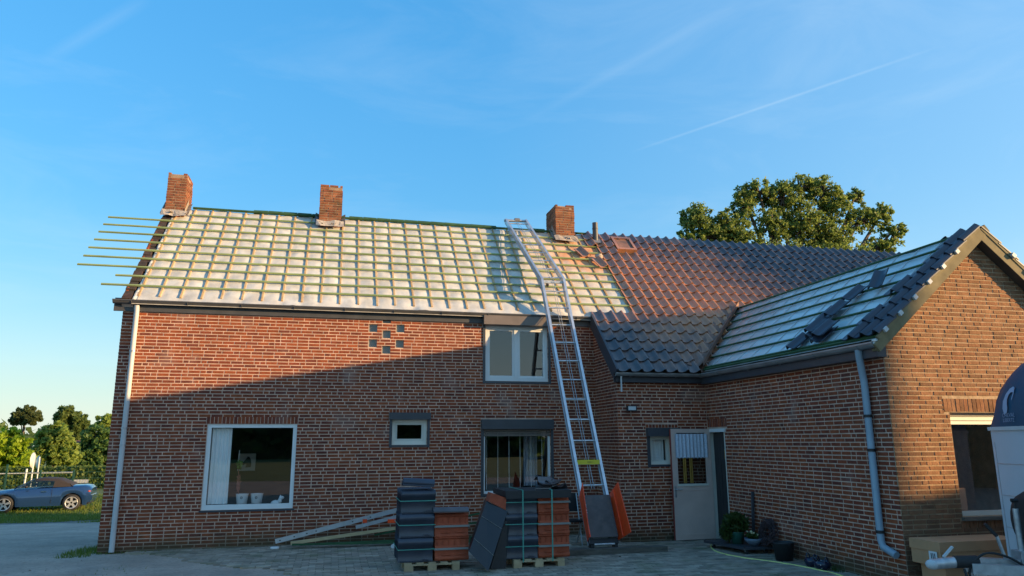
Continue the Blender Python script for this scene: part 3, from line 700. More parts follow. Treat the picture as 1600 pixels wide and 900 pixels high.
# ---------------------------------------------------------------- gutters and pipes of the farmhouse
def gutter(parent, p0, p1, out, m='zinc', r=.075, md=None, brackets=.9):
    p0, p1, out = Vector(p0), Vector(p1), Vector(out); t = (p1-p0); ln = t.length; t.normalize()
    F = frame(p0, out, t, (0, 0, 1)); pr = [(0, 0)]
    n = 8
    prof = [(r-r*cos(pi*k/n), -r*.95*sin(pi*k/n)) for k in range(n+1)]
    prof = [(-.03, .06)]+prof+[(2*r+.012, .008), (2*r+.012, -.012)]
    vs = [(x, 0, z) for x, z in prof]+[(x, ln, z) for x, z in prof]; q = len(prof)
    mb = MB(F); mb.add(vs, [(i, i+1, q+i+1, q+i) for i in range(q-1)], .5); mb.add(vs[1:q-2], [tuple(range(q-3))], .5); mb.add(vs[q+1:2*q-2], [tuple(range(q-3))], .5)
    g = mb.build('gutter', M[m], parent); s_ = .3
    while s_ < ln:
        b = MB(F); rr = r+.006
        pts = [(r-rr*cos(pi*k/n), s_, -rr*.95*sin(pi*k/n)) for k in range(n+1)]
        b.tube(pts, .006, 5); b.build('bracket', M[md or m], g); s_ += brackets
    return g
gutter(house, (XL-.14, 13.585, 4.175), (4.93, 13.585, 4.175), (0, -1, 0), 'gutter_dark', .066)
MB().box((XL-.14, 13.585, 4.00), (4.95, 13.622, 4.135), .5).build('fascia', M['gutter_dark'], house)
MB(RF).box((XL+.16, -.10, -.03), (4.93, -.02, -.024), .5).build('eaves_strip', M['foil'], roof)
gutter(house, (XP-.1, 12.36, 2.955), (XE+.05, 12.36, 2.955), (0, -1, 0), 'zinc', .06)
MB().box((XP-.05, 12.36, 2.80), (XA, YP+.01, 2.93), .5).build('fascia', M['anthra'], house)
def pipe(parent, pts, r, m, clamps=(), cm='black'):
    t = MB().tube(pts, r, 14).build('downpipe', M[m], parent)
    for c in clamps:
        MB().tube([Vector(c)-Vector((0, 0, .018)), Vector(c)+Vector((0, 0, .018))], r+.008, 14).build('clamp', M[cm], t)
    return t
xa = -3.405
pipe(house, [(xa, 13.53, 4.1), (xa, 13.555, 4.0), (xa, 13.555, .02)], .042, 'pvc', [(xa, 13.555, z) for z in (3.3, 2.0, 1.72)], 'steel')
pipe(house, [(XP+.02, 12.30, 2.9), (XP+.02, 12.30, 2.62)], .016, 'pvc')

# ---------------------------------------------------------------- the extension (wing with the gable towards the yard)
ext = thing('house_extension', 'single storey brick wing with a gable end, roof foil and battens still open', 'extension', (8.5, 10, 0))
DO = (11.87, 12.47, -.03, 1.96)                      # doorway in the side wall
wall('side_wall', ext, FS, YG+.008, YP, -.02, 2.93, [DO], [(11.78, 12.47, 1.99, 2.14)], 21, singles=150)
gtop = lambda x: 2.93+AS*(x-6.72) if x <= XR else 2.93+AS*(2*XR-6.72-x)
GW = (7.70, 9.45, .80, 2.09)
XQ = 2*XR-XA
wall('gable_wall', ext, FG, XA+.004, XQ-.004, -.02, 4.4, [GW], [(7.62, 9.5, 2.10, 2.27), (7.66, 9.5, .66, .755)], 22, 'brick_tan', 'mortar_tan', 150, gtop, XR, .004, proud=.0065)
wall('far_side_wall', ext, frame((XQ, 0, 0), (0, 1, 0), (0, 0, 1), (1, 0, 0)), YG+.008, YF, -.02, 2.93, (), (), 23)
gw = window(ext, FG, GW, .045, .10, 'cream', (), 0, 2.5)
MB(FG).box((GW[0]+.05, GW[3]-.10, -.13), (GW[1]-.05, GW[3]-.055, -.085), .5).build('shutter_slat', M['cream'], gw)
MB(FG).box((GW[0]+.05, GW[3]-.15, -.13), (GW[1]-.05, GW[3]-.108, -.09), .5).build('shutter_slat', M['cream'], gw)
MB(FG).box((GW[0]-.02, GW[2]-.045, -.2), (GW[1]+.02, GW[2]-.003, .05), .5).build('sill', M['sleeper'], gw)
# roof deck, foil, battens
ad = MB()
yb0, yb1 = YG-.14, 13.95
for F in (RA, RB):
    ad.prism([(yb0, .0), (12.35, .0), (yb1, AV), (yb0, AV)], -.12, -.02, .5, F)
aroof = ad.build('roof', M['timber_dark'], ext)
vs = []; fs = []; nu, nv = 40, 24
fo = MB(RA)
for j in range(nv+1):
    v = AV*j/nv
    for i in range(nu+1):
        u0, u1 = yb0+.05, 12.40+(yb1-12.40)*j/nv; u = u0+(u1-u0)*i/nu
        fv = ((v-.15)/.33) % 1; vs.append((u, v, -.012+.014*sin(pi*fv)+.008*noise.noise(Vector((u*3, v*3, 1)))))
fs = [(j*(nu+1)+i, j*(nu+1)+i+1, (j+1)*(nu+1)+i+1, (j+1)*(nu+1)+i) for j in range(nv) for i in range(nu)]
fo.add(vs, fs, .5, None, True).build('insulation_foil', M['foil_blue'], aroof)
y = 8.3
while y < 13.4:                                       # pale seams between the foil boards
    vmin = max(0, (y-12.42)/(yb1-12.42)*AV+.05) if y > 12.42 else .02
    MB(RA).box((y-.006, vmin, .004), (y+.006, AV-.02, .014), .5).build('foil_seam', M['signgrey'], aroof); y += .42
ABV = [.03, .10, .43, .76, 1.08, 1.41, 1.74, 2.07, AV-.03]
for k, v in enumerate(ABV):
    y1 = 12.42+(yb1-12.42)*v/AV-.12
    cuts = [yb0+.06, random.uniform(9.5, 11.5), y1]
    for a, b in zip(cuts, cuts[1:]):
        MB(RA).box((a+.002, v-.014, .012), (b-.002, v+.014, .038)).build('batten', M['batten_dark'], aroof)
# new tiles along the verge on both slopes
cells = []; ntile = [3, 3, 2, 3, 2, 2, 2]
for r in range(7):
    for c in range(ntile[r]): cells.append((yb0-.02+c*TW*.985, .02+r*.333))
rnd_cells = list(cells)
def tilesA(F, cs, parent, flip):
    for u, v in cs:
        if v+TL > AV+.1: continue
        T = F @ Matrix.Translation((u+(TW if flip else 0), v, .04+random.uniform(0, .004)))
        if flip: T = T @ Matrix.Diagonal((-1, 1, 1, 1))
        inst('roof_tile', TN, T @ Matrix.Rotation(random.uniform(-.01, .01), 4, 'Z'), parent)
tilesA(RA, cells, aroof, True)
tilesA(RB, [(yb0-.02+c*TW*.985, .02+r*.333) for r in range(7) for c in range(3)], aroof, False)
MB(RB).prism([(yb0+.6, .02), (12.4, .02), (yb1, AV), (yb0+.6, AV)], -.02, .05, .5).build('tile_bed', M['tile_new'], aroof)
# barge boards with stepped packing pieces
for F, sg in ((RA, 1), (RB, -1)):
    b = MB(F); b.box((YG-.145-.004*(sg > 0), -.12, -.115), (YG-.11, AV+(.0 if sg < 0 else .105), .0), .5); bo = b.build('barge_board', M['barge'], aroof)
    MB(F).box((YG-.155, -.02, .002), (YG-.12, AV, .05), .5).build('cover_strip', M['barge'], bo)
    MB(F).box((YG-.11, -.10, -.112), (YG-.003, AV-.02, -.085), .5).build('soffit', M['barge'], bo)
    for r in range(6):
        MB(F).box((YG-.19, .10+r*.333, .012), (YG-.15, .16+r*.333, .065), .5).build('verge_clip', M['signgrey'], bo)
# gutter, pipes
gutter(ext, (6.70, YG-.10, 2.955), (6.70, 12.33, 2.955), (-1, 0, 0), 'zinc', .066)
MB().box((6.66, YG-.06, 2.78), (6.795, 12.36, 2.93), .5).build('fascia', M['anthra'], ext)
MB().box((6.56, YG-.13, 2.965), (6.70, YG-.10, 2.985), .5).build('gutter_end', M['white'], ext)
MB().lathe([(.006, 0), (.062, 0), (.062, .012), (.006, .012)], 14, frame((6.632, YG-.105, 2.945), (1, 0, 0), (0, 0, 1), (0, -1, 0))).build('gutter_cap', M['white'], ext)
px_, py_ = 6.735, 8.14
pipe(ext, [(6.63, 8.06, 2.90), (6.64, 8.07, 2.80), (6.72, py_, 2.60), (px_, py_, 2.48), (px_, py_, .52), (px_, py_-.03, .44), (px_, py_-.24, .37)], .045, 'pvc_blue', [(px_, py_, z) for z in (2.05, 1.62, .62)])
# doorway: frame, fly curtain, open door leaf
dw = MB(FS).box((12.40, 0, -.10), (12.47, 1.96, .02), .5).build('door_frame', M['cream'], ext)
MB(FS).box((11.83, 1.90, -.10), (12.40, 1.96, .035), .5).build('head', M['white'], dw)
MB(FS).box((11.865, 0, -.10), (11.885, 1.90, .012), .5).build('jamb', M['cream'], dw)
MB(FS).box((11.85, -.02, -.2), (12.47, .02, .03), .5).build('threshold', M['sleeper'], dw)
for k in range(15):
    u = 11.90+k*.034; MB(FS).tube([(u, 1.89, -.07), (u+random.uniform(-.006, .006), 1.0, -.07+random.uniform(-.01, .01)), (u+random.uniform(-.012, .012), .08, -.07)], .016, 6).build('curtain_strand', M['black'], dw)
MB(FS).box((11.92, 1.42, -.045), (11.99, 1.60, -.04), .5).build('gold_panel', M['brass'], dw)  # small gold rectangle in front of the strands
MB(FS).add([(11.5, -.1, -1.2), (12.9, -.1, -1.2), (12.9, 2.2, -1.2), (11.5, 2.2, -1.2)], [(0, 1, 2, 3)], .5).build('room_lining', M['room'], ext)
FD = frame((6.765, 12.36, .03), (-1, 0, 0), (0, 0, 1), (0, -1, 0))       # leaf swung flat against the porch: u from the hinge
FD = FD @ Matrix.Rotation(-.04, 4, 'Y')
dl = MB(FD).box((0, 0, -.02), (.80, .92, .02), .5).box((0, 1.86, -.02), (.80, 1.93, .02), .5).box((0, .92, -.02), (.11, 1.86, .02), .5).box((.69, .92, -.02), (.80, 1.86, .02), .5).build('door', M['doorpaint'], ext)
MB(FD).box((.09, .92, .02), (.71, .96, .032), .5).build('glazing_bead', M['cream'], dl)
for a_, b_ in ((.07, .10), (.84, .855)): MB(FD).box((.10, a_, .018), (.70, b_, .026), .5).build('panel_trim', M['doorpaint'], dl)
MB(FD).add([(.11, .96, 0), (.69, .96, 0), (.69, 1.86, 0), (.11, 1.86, 0)], [(0, 1, 2, 3)], .5).build('pane', M['glassdark'], dl)
curtain(dl, FD, .07, .73, 1.40, 1.84, .035, 9, 'lace', .010, 'lace_curtain', .02)
for u in (.40, .53): curtain(dl, FD, u-.035, u+.035, .97, 1.44, -.02, 2, 'brass', .008, 'gold_ribbon')
MB(FD).box((.802, 0, -.02), (.81, 1.93, .021), .5).build('door_edge', M['rededge'], dl)
h = MB(FD).box((.74, .73, .02), (.775, .93, .026), .5).build('handle_plate', M['steel'], dl)
MB(FD).tube([(.757, .87, .026), (.757, .87, .06), (.65, .87, .062)], .009, 8).build('handle', M['steel'], h)

# ---------------------------------------------------------------- loose tiles lying on the roofs
def loose(F, u, v, w, rot, label, tilt=0, flip=False, me=None, group=None):
    T = F @ Matrix.Translation((u, v, w)) @ Matrix.Rotation(rot, 4, 'Z') @ Matrix.Rotation(tilt, 4, 'X')
    if flip: T = T @ Matrix.Rotation(pi, 4, 'Y')
    o = inst('loose_roof_tile', me or TN, T); return tag(o, label, 'roof tile', group, 'thing')
# pile laid upslope near the verge (left slope of the extension): u = Y, v up
TS = tile_mesh('spare_tile', M['tile_new'], .26, .46, .018)
pl = 'dark spare roof tile in the sloping pile on the open foil of the extension'
g_ = 'pile of spare tiles on the extension roof'
for k, (u, v, w) in enumerate(((9.42, .06, .05), (9.18, .28, .05), (9.20, .34, .11), (9.33, .70, .05), (9.10, .72, .10), (9.12, 1.15, .06), (8.88, .10, .05), (8.86, .17, .11))):
    loose(RA, u-.04, v, w, .02*(k % 3), pl, group=g_)
loose(RA, 8.55, 1.28, .09, -.25, 'single dark roof tile tipped on edge above the pile, on the extension battens', .25)
loose(RF, 5.36, 2.30, .06, .35, 'upper of two loose tiles on the stripped main roof below the right chimney', .1, me=TM)
loose(RF, 5.66, 1.86, .06, .30, 'lower of two loose tiles on the stripped main roof below the right chimney', .1, me=TM)
mb = MB(); rr = random.Random(4)
p = RF @ Vector((5.78, 2.36, .09)); mb.sphere(p, (.09, .06, .06), 10, 7)
for i, q in enumerate(mb.v): mb.v[i] = q+Vector((rr.uniform(-1, 1), rr.uniform(-1, 1), rr.uniform(-1, 1)))*.022
mb.build('mortar_clod', M['rubble'], None, 'pale lump of mortar lying between the two loose tiles on the main roof', 'mortar lump')
# torn foil and clamp pair on the battens
for du in (0, .11):
    p = (4.13+du, 1.02, .07); o = MB(RF).box((p[0]-.018, p[1]-.05, .055), (p[0]+.018, p[1]+.06, .11), .5).box((p[0]-.03, p[1]+.04, .08), (p[0]+.03, p[1]+.075, .13), .5).build('roof_clamp', M['black'])
    tag(o, 'small black clamp gripping a batten between the lift rails on the roof', 'clamp', 'pair of batten clamps')

# ---------------------------------------------------------------- tile lift (ladder hoist) leaning on the eaves
lift = thing('ladder_lift', 'aluminium ladder lift leaning on the eaves and bent over the stripped roof', 'ladder lift', (4.25, 11.6, 0))
LB = [Vector((4.06, 11.46, .16)), Vector((3.97, 13.70, 4.93)), Vector((3.80, 16.10, 6.90))]
RBt = [Vector((4.50, 11.46, .16)), Vector((4.43, 13.70, 4.95)), Vector((4.29, 16.10, 6.92))]
def on(poly, s_):
    a, b, c = poly; l1 = (b-a).length
    return a+(b-a)*(s_/l1) if s_ <= l1 else b+(c-b)*((s_-l1)/(c-b).length)
l1 = (LB[1]-LB[0]).length; l2 = (LB[2]-LB[1]).length
for poly in (LB, RBt):
    t = MB()
    for a, b in zip(poly, poly[1:]):
        d = (b-a).normalized(); n = Vector((1, 0, 0)).cross(d); n.normalize()
        if n.z < 0: n = -n
        t.bar(a-d*.02, b+d*.02, .028, .10, .4, n)
        t.bar(a-d*.02+n*.052, b+d*.02+n*.052, .048, .012, .6, n); t.bar(a-d*.02-n*.052, b+d*.02-n*.052, .048, .012, .6, n)
    t.build('rail', M['alu'], lift)
s_ = .55
while s_ < l1+l2-.1:
    MB().tube([on(LB, s_), on(RBt, s_)], .015, 8).build('rung', M['alu'], lift); s_ += .405
MB().bar(on(LB, l1-.03), on(RBt, l1-.03), .06, .05).build('knee_joint', M['steel'], lift)
hd = MB().tube([LB[2]+Vector((-.04, .02, .02)), RBt[2]+Vector((.04, .02, .02))], .032, 10).build('head_bar', M['steel'], lift)
MB().tube([(4.02, 16.13, 6.95), (4.14, 16.13, 6.955)], .05, 10).build('pulley', M['lead'], hd)
for du in (-.05, .05):
    a = [on(LB, s)*(.5-du)+on(RBt, s)*(.5+du) for s in (.9, 2.5, 4.2, l1, l1+l2)]
    MB().tube([p+Vector((0, -.03, 0)) for p in a], .005, 5).build('cable', M['steel'], lift)
yl = MB().bar(on(LB, 1.37)+Vector((.02, -.06, 0)), on(RBt, 1.37)+Vector((-.02, -.06, 0)), .012, .075, .5).build('warning_label', M['yellow'], lift)
def text(body, size, F, m, parent, name='lettering', ext_=.001, align='CENTER'):
    c = bpy.data.curves.new(name, 'FONT'); c.body = body; c.size = size; c.align_x = align; c.extrude = ext_
    o = bpy.data.objects.new('tmp', c); COL.objects.link(o)
    me = bpy.data.meshes.new_from_object(o.evaluated_get(bpy.context.evaluated_depsgraph_get())); bpy.data.objects.remove(o)
    me.name = name; me.materials.clear(); me.materials.append(M[m])
    return inst(name, me, F, parent)
pm = (on(LB, 1.37)+on(RBt, 1.37))/2
FYL = frame(pm+Vector((.0, -.0665, 0)), (1, 0, 0), (0, 0, 1), (0, -1, 0))
for k, (u, w_, h_) in enumerate(((-.02, .012, .018), (.0, .02, .022), (.026, .016, .018), (.05, .006, .022), (.075, .006, .022))): MB(FYL).box((u, -h_/2, 0), (u+w_*.6, h_/2, .002), .5).build('label_print', M['print'], yl)
# trolley riding on the rails
d0 = (LB[1]-LB[0]).normalized(); n0 = Vector((1, 0, 0)).cross(d0).normalized()
if n0.y > 0: n0 = -n0
TF = frame((LB[0]+RBt[0])/2+n0*.09+d0*.02, (1, 0, 0), d0, n0)
tr = MB(TF).box((-.235, .03, 0), (.235, .72, .03), .5).build('trolley_plate', M['plate'], lift)
for sg in (-1, 1):
    w = MB(TF); x = sg*.25
    w.add([(x, .0, -.08), (x, .74, -.08), (x+sg*.05, .82, .31), (x+sg*.09, .0, .31), (x+sg*.012, .0, -.08), (x+sg*.012, .74, -.08), (x+sg*.062, .82, .31), (x+sg*.102, .0, .31)],
          [(0, 1, 2, 3), (7, 6, 5, 4), (0, 4, 5, 1), (1, 5, 6, 2), (2, 6, 7, 3), (3, 7, 4, 0)], .5)
    wo = w.build('side_panel', M['orange'], tr)
    MB(TF).bar((x+sg*.025, .01, .12), (x+sg*.018, .77, .12), .016, .03, .5).build('panel_rib', M['orange'], wo)
    if sg < 0:                                        # worn white letters down the side, too blurred to read
        FLt = TF @ frame((x-.030, .62, .19), (0, -1, 0), (-.16, 0, .987), (-.987, 0, -.16))
        for k in range(7): MB(FLt).box((k*.042, 0, .0), (k*.042+.010, .05, .006), .5).box((k*.042+.010, .0+.04*(k % 2), .0), (k*.042+.028, .012+.04*(k % 2), .006), .5).build('lettering', M['ink_white'], wo)
MB(TF).box((-.24, -.06, -.10), (.24, .03, -.02), .5).build('trolley_foot', M['black'], lift)
MB(TF).tube([(-.17, -.065, -.03), (.17, -.065, -.03)], .018, 10).build('axle', M['steel'], lift)
for x in (-.20, .20):
    c = LB[0].lerp(RBt[0], .5)+Vector((x, -.02, -.06)); MB().tube([c+Vector((-.03, 0, 0)), c+Vector((.03, 0, 0))], .06, 14).build('foot_roller', M['rubber'], lift)
lm = 'heavy weathered timber beam lying under the foot of the ladder lift'
bm_ = MB(frame((3.62, 11.30, .0), Vector((1, -.005, 0)).normalized(), (0, 1, 0), (0, 0, 1))); n = 14; vs = []
for i in range(n+1):
    x = 1.66*i/n; j = lambda: random.uniform(-.006, .006)
    vs += [(x, -.09+j(), 0), (x, .12+j(), 0), (x, .12+j(), .095+j()), (x, -.09+j(), .10+j())]
bm_.add(vs, [(4*i+a, 4*i+(a+1) % 4, 4*i+4+(a+1) % 4, 4*i+4+a) for i in range(n) for a in range(4)]+[(0, 3, 2, 1), (4*n, 4*n+1, 4*n+2, 4*n+3)], .5)
bm_.build('timber_beam', M['sleeper'], None, lm, 'beam')

# ---------------------------------------------------------------- pallets and packs of tiles
def pallet(x, y, w, d, label):
    t = thing('pallet', label, 'pallet', (x+w/2, y+d/2, 0), 0, 'wooden pallets under the tile packs')
    for xx in (x, x+w/2-.06, x+w-.10):
        for yy in (y, y+d/2-.05, y+d-.10): MB().box((xx, yy, .018), (xx+(.12 if xx != x+w-.10 else .10), yy+.10, .088)).build('block', M['pallet'], t)
    for yy in (y, y+d/2-.05, y+d-.10): MB().box((x, yy, .089), (x+w, yy+.1, .107)).build('stringer', M['pallet'], t)
    for k in range(5): a = x+(w-.1)*k/4; MB().box((a, y, .108), (a+.1, y+d, .126)).build('deck_board', M['pallet'], t)
    for xx in (x, x+w/2-.05, x+w-.10): MB().box((xx, y, .001), (xx+.1, y+d, .017)).build('skid', M['pallet'], t)
    return t
pallet(1.035, 10.47, .76, .8, 'wooden pallet carrying the tall dark and short orange tile packs')
pallet(2.545, 10.37, .745, .8, 'wooden pallet carrying the square lidded block of tile packs')
def pack_tile(name, orange):
    mb = MB(); L_ = .48; n = 10; H_ = .315
    def pf(t): return -.014*sin(pi*min(t/.62, 1))+(.042*sin(pi*(t-.62)/.38)**.8 if t > .62 else 0)
    if not orange:
        prof = [(H_*i/n, pf(i/n)) for i in range(n+1)]
        vs = [(0, -d, z) for z, d in prof]+[(L_, -d, z) for z, d in prof]+[(0, -d+.016, z) for z, d in prof]+[(L_, -d+.016, z) for z, d in prof]; q = n+1
        mb.add(vs, [(i, q+i, q+i+1, i+1) for i in range(n)], 0, None, True)
        mb.add(vs, [(2*q+i, 2*q+i+1, 3*q+i+1, 3*q+i) for i in range(n)]+[(i, i+1, 2*q+i+1, 2*q+i) for i in range(n)]+[(q+i+1, q+i, 3*q+i, 3*q+i+1) for i in range(n)]+[(n, q+n, 3*q+n, 2*q+n)], 0)
        mb.box((.02, -.012, .0), (.46, .0, .018), 0).box((.34, -.022, .02), (.42, -.006, .035), 0)
    else:
        prof = [(0, 0), (.03, .028), (.05, .028), (.07, .0), (.14, -.004), (.17, .020), (.19, .020), (.21, 0), (.29, -.004), (.315, .024), (.33, .0)]
        prof = [(z*H_/.33, d) for z, d in prof]; q = len(prof)
        vs = [(0, -d, z) for z, d in prof]+[(L_, -d, z) for z, d in prof]+[(0, .018, z) for z, d in prof]+[(L_, .018, z) for z, d in prof]
        mb.add(vs, [(i, q+i, q+i+1, i+1) for i in range(q-1)], 0)
        mb.add(vs, [(2*q+i, 2*q+i+1, 3*q+i+1, 3*q+i) for i in range(q-1)]+[(i, i+1, 2*q+i+1, 2*q+i) for i in range(q-1)]+[(q+i+1, q+i, 3*q+i, 3*q+i+1) for i in range(q-1)], 0)
        for k in range(6): mb.box((.03+k*.082, -.018, .215*H_/.33), (.036+k*.082, .004, .285*H_/.33), 0)
        for k in (0, 1): mb.box((.10+k*.2, -.024, .075), (.22+k*.2, .0, .088), 0)
        mb.box((.05, -.03, .02), (.09, 0, .05), 0).box((.40, -.03, .02), (.44, 0, .05), 0)
    return mb.mesh(name, M['tile_back'] if orange else M['tile_new'])
PT, PO = pack_tile('pack_tile', False), pack_tile('pack_tile_back', True)
def pack(x, y, z, orange, label, w=.48, strap=True):
    t = thing('tile_pack', label, 'tile pack', (x+w/2, y+.35, z), 0, 'strapped packs of roof tiles on the pallets')
    for k in range(9):
        inst('tile', PO if orange else PT, Matrix.Translation((x+random.uniform(-.006, .006), y+.04+k*.078, z+random.uniform(0, .004))) @ Matrix.Diagonal((w/.48, 1, 1, 1)), t)
    if strap:
        zz = z+.165 if not orange else z+.15; m = M['strapgrey'] if orange else M['strap']; o_ = .035
        MB().box((x-.006, y-o_+.02, zz), (x+w+.006, y-o_+.026, zz+(.028 if orange else .012)), .5).build('strap', m, t)
        MB().box((x-.012, y-o_+.02, zz), (x-.006, y+.75, zz+.012), .5).build('strap', m, t)
        MB().box((x+w+.006, y-o_+.02, zz), (x+w+.012, y+.75, zz+.012), .5).build('strap', m, t)
    return t
lv = ['bottom', 'middle', 'top']
for k in range(3): pack(.95+(.008*k), 10.49, .13+k*.322, False, f'{lv[k]} dark tile pack of the tall column on the pallet nearest the living room window')
for k in range(2): pack(1.452, 10.49, .13+k*.30, True, f'{"lower" if k == 0 else "upper"} orange tile pack of the short column beside the tall dark one', .475)
for k in range(3): pack(2.44, 10.39, .13+k*.30, False, f'{lv[k]} dark tile pack under the black lid on the pallet beside the lift', .465)
for k in range(3): pack(2.925, 10.39, .13+k*.30, True, f'{lv[k]} orange tile pack under the black lid on the pallet beside the lift', .46)
# two spare dark tiles on top of the tall column, one across the orange column
for k in range(2):
    o = inst('loose_roof_tile', TN, Matrix.Translation((.985+k*.01, 10.50, 1.135+k*.035)) @ Matrix.Rotation(-pi/2, 4, 'Z') @ Matrix.Rotation(.02, 4, 'Y') @ Matrix.Translation((-.25, 0, 0)) @ Matrix.Diagonal((1.1, 1.18, 1, 1)))
    tag(o, 'dark roof tile laid flat on top of the tall dark column of packs', 'roof tile', 'tiles on the tall column', 'thing')
o = inst('loose_roof_tile', TM, Matrix.Translation((1.42, 10.76, .765)) @ Matrix.Rotation(-pi/2, 4, 'Z') @ Matrix.Rotation(.05, 4, 'X') @ Matrix.Diagonal((1.3, 1.35, 1, 1)))
tag(o, 'used brown roof tile lying across the short orange column of packs', 'roof tile', None, 'thing')
ld = thing('pack_lid', 'black folded sheet covering the square block of tile packs', 'cover', (2.9, 10.7, 1.035))
MB().box((2.425, 10.335, 1.052), (3.395, 11.14, 1.062), .5).build('sheet', M['black'], ld)
MB().box((2.425, 10.325, .955), (3.395, 10.334, 1.062), .5).build('front_flap', M['black'], ld)
MB().box((2.415, 10.335, .985), (2.424, 11.14, 1.062), .5).build('side_flap', M['black'], ld)
sv = thing('strapping', 'upright green straps binding the lidded block of tile packs', 'strap', (2.9, 10.33, .12))
for x in (2.66, 3.09):
    MB().box((x, 10.312, .10), (x+.018, 10.318, 1.068), .5).build('upright_strap', M['strap'], sv)
    MB().box((x, 10.312, 1.0685), (x+.018, 11.15, 1.073), .5).build('top_strap', M['strap'], sv)
# broken tiles on the lid
rr = random.Random(9)
for k, (x, y, z, rx, ry, rz) in enumerate(((3.06, 10.55, 1.075, .1, .1, 1.2), (3.26, 10.62, 1.08, -.15, .2, .5), (3.10, 10.58, 1.16, .2, -.25, 1.9), (3.24, 10.66, 1.17, -.1, .15, 2.6))):
    o = inst('broken_tile', TM, Matrix.Translation((x, y, z)) @ Matrix.Rotation(rz, 4, 'Z') @ Matrix.Rotation(rx, 4, 'X') @ Matrix.Rotation(ry, 4, 'Y') @ Matrix.Translation((-.1, -.1, -.02)) @ Matrix.Diagonal((1, .62, 1, 1)))
    tag(o, 'broken brown tile in the small heap on the black pack lid', 'broken tile', 'heap of broken tiles', 'thing')
# dark slabs leaning against the lidded block
a, b, c, d = atY(760, 783, 10.42), atY(793, 799, 10.33), atY(763, 893, 10.14), atY(733, 862, 10.24)
def slab(name, q, off, m, label, cat):
    t = thing(name, label, cat, ((q[2]+q[3])/2)[:2]+(0,) if 0 else (float((q[2].x+q[3].x)/2), float((q[2].y+q[3].y)/2), 0))
    off = Vector(off); mb = MB(); vs = list(q)+[p+off for p in q]
    mb.add(vs, [(0, 3, 2, 1), (4, 5, 6, 7), (0, 1, 5, 4), (1, 2, 6, 5), (2, 3, 7, 6), (3, 0, 4, 7)], .5); mb.build('slab', M[m], t)
    return t
ls = slab('leaning_tile_stack', [a, b, c, d], (.03, .28, .0), 'blackgloss', 'dark stack of tiles on edge leaning against the lidded block', 'tile stack')
for s_ in (.30, .74):
    p, q = a.lerp(d, s_), b.lerp(c, s_); MB().bar(p+Vector((0, -.006, 0)), q+Vector((0, -.006, 0)), .008, .004).build('strap', M['strapgrey'], ls)
e_ = [atY(x, y, 10.36) for x, y in ((768, 770), (791, 778), (790, 797), (764, 784))]
MB().add(e_+[p+Vector((0, .25, 0)) for p in e_], [(0, 3, 2, 1), (0, 1, 5, 4), (1, 2, 6, 5), (3, 0, 4, 7)], .5).build('tile_edge', M['tile_back'], ls)
q_ = [atY(793, 800, 10.42), atY(797, 806, 10.40), atY(790, 889, 10.36), atY(766, 889, 10.34)]
slab('leaning_sheet', q_, (.0, .2, 0), 'black', 'black sheet standing in the gap behind the leaning tile stack', 'sheet')

# ---------------------------------------------------------------- material along the foot of the facade
al = thing('ladder_section', 'spare aluminium ladder section lying on its side against the facade', 'ladder section', (-.2, 13.4, 0))
P0, P1 = atY(430, 846, 13.30), atY(640, 792, 13.50)
dd = (P1-P0); P1 = P0+dd*1.12
MB().bar(P0, P1, .028, .075, .5).build('rail', M['alu'], al)
P2 = atY(556, 824, 13.22); MB().bar(P2, P2+dd*.5, .026, .055, .5).build('inner_rail', M['alu'], al)
for k, s_ in enumerate((.03, .12, .2, .26, .5, .62)): p = P0.lerp(P1, s_)+Vector((0, -.018, 0)); MB().box((p.x-.012, p.y-.004, p.z-.008), (p.x+.012, p.y, p.z+.008), .5).build('slot', M['black'], al)
p = atY(570, 814, 13.26); MB().box((p.x-.035, p.y-.02, p.z-.03), (p.x+.035, p.y, p.z+.03), .5).build('catch', M['orange'], al)
p = atY(612, 814, 13.26); MB().box((p.x-.07, p.y-.02, p.z-.03), (p.x+.07, p.y, p.z+.03), .5).build('catch', M['orange'], al)
MB().lathe([(.0, 0), (.07, 0), (.075, .025), (.06, .035), (.0, .035)], 16, Matrix.Translation((P0.x, P0.y-.02, 0.012))).build('foot', M['paper'], al)
a, b = atY(454, 849, 13.20), atY(640, 822, 13.32); b = a+(b-a)*1.5
MB().bar(a, b, .045, .05, .4).build('timber_plank', M['pine'], None, 'fresh pale pine plank leaning low against the facade under the ladder section', 'plank')
for k, (xa_, ya_, xb_, yb_, dy) in enumerate(((456, 851, 770, 843, 13.14), (470, 851, 770, 838, 13.2), (500, 850, 790, 847, 13.08), (585, 836, 760, 800, 13.3), (640, 826, 800, 812, 13.34))):
    a, b = atY(xa_, ya_, dy), atY(xb_, yb_, dy+.05); a.z = max(a.z, .03); b.z = max(b.z, .03)
    MB().bar(a, b, .034, .03, None).build('loose_batten', M['batten_dark'], None, 'green roof batten lying among others at the foot of the facade', 'batten', 'green battens by the wall')
o = thing('pipe_offcut', 'short grey pipe with a white end lying beside the tall tile column', 'pipe', (.86, 10.9, 0))
a = atZ(617, 852, .05); b = atZ(640, 838, .09); MB().tube([a, b], .035, 12).build('tube', M['pvc_blue'], o); MB().tube([a-(b-a)*.12, a], .037, 12).build('end_cap', M['paper'], o)

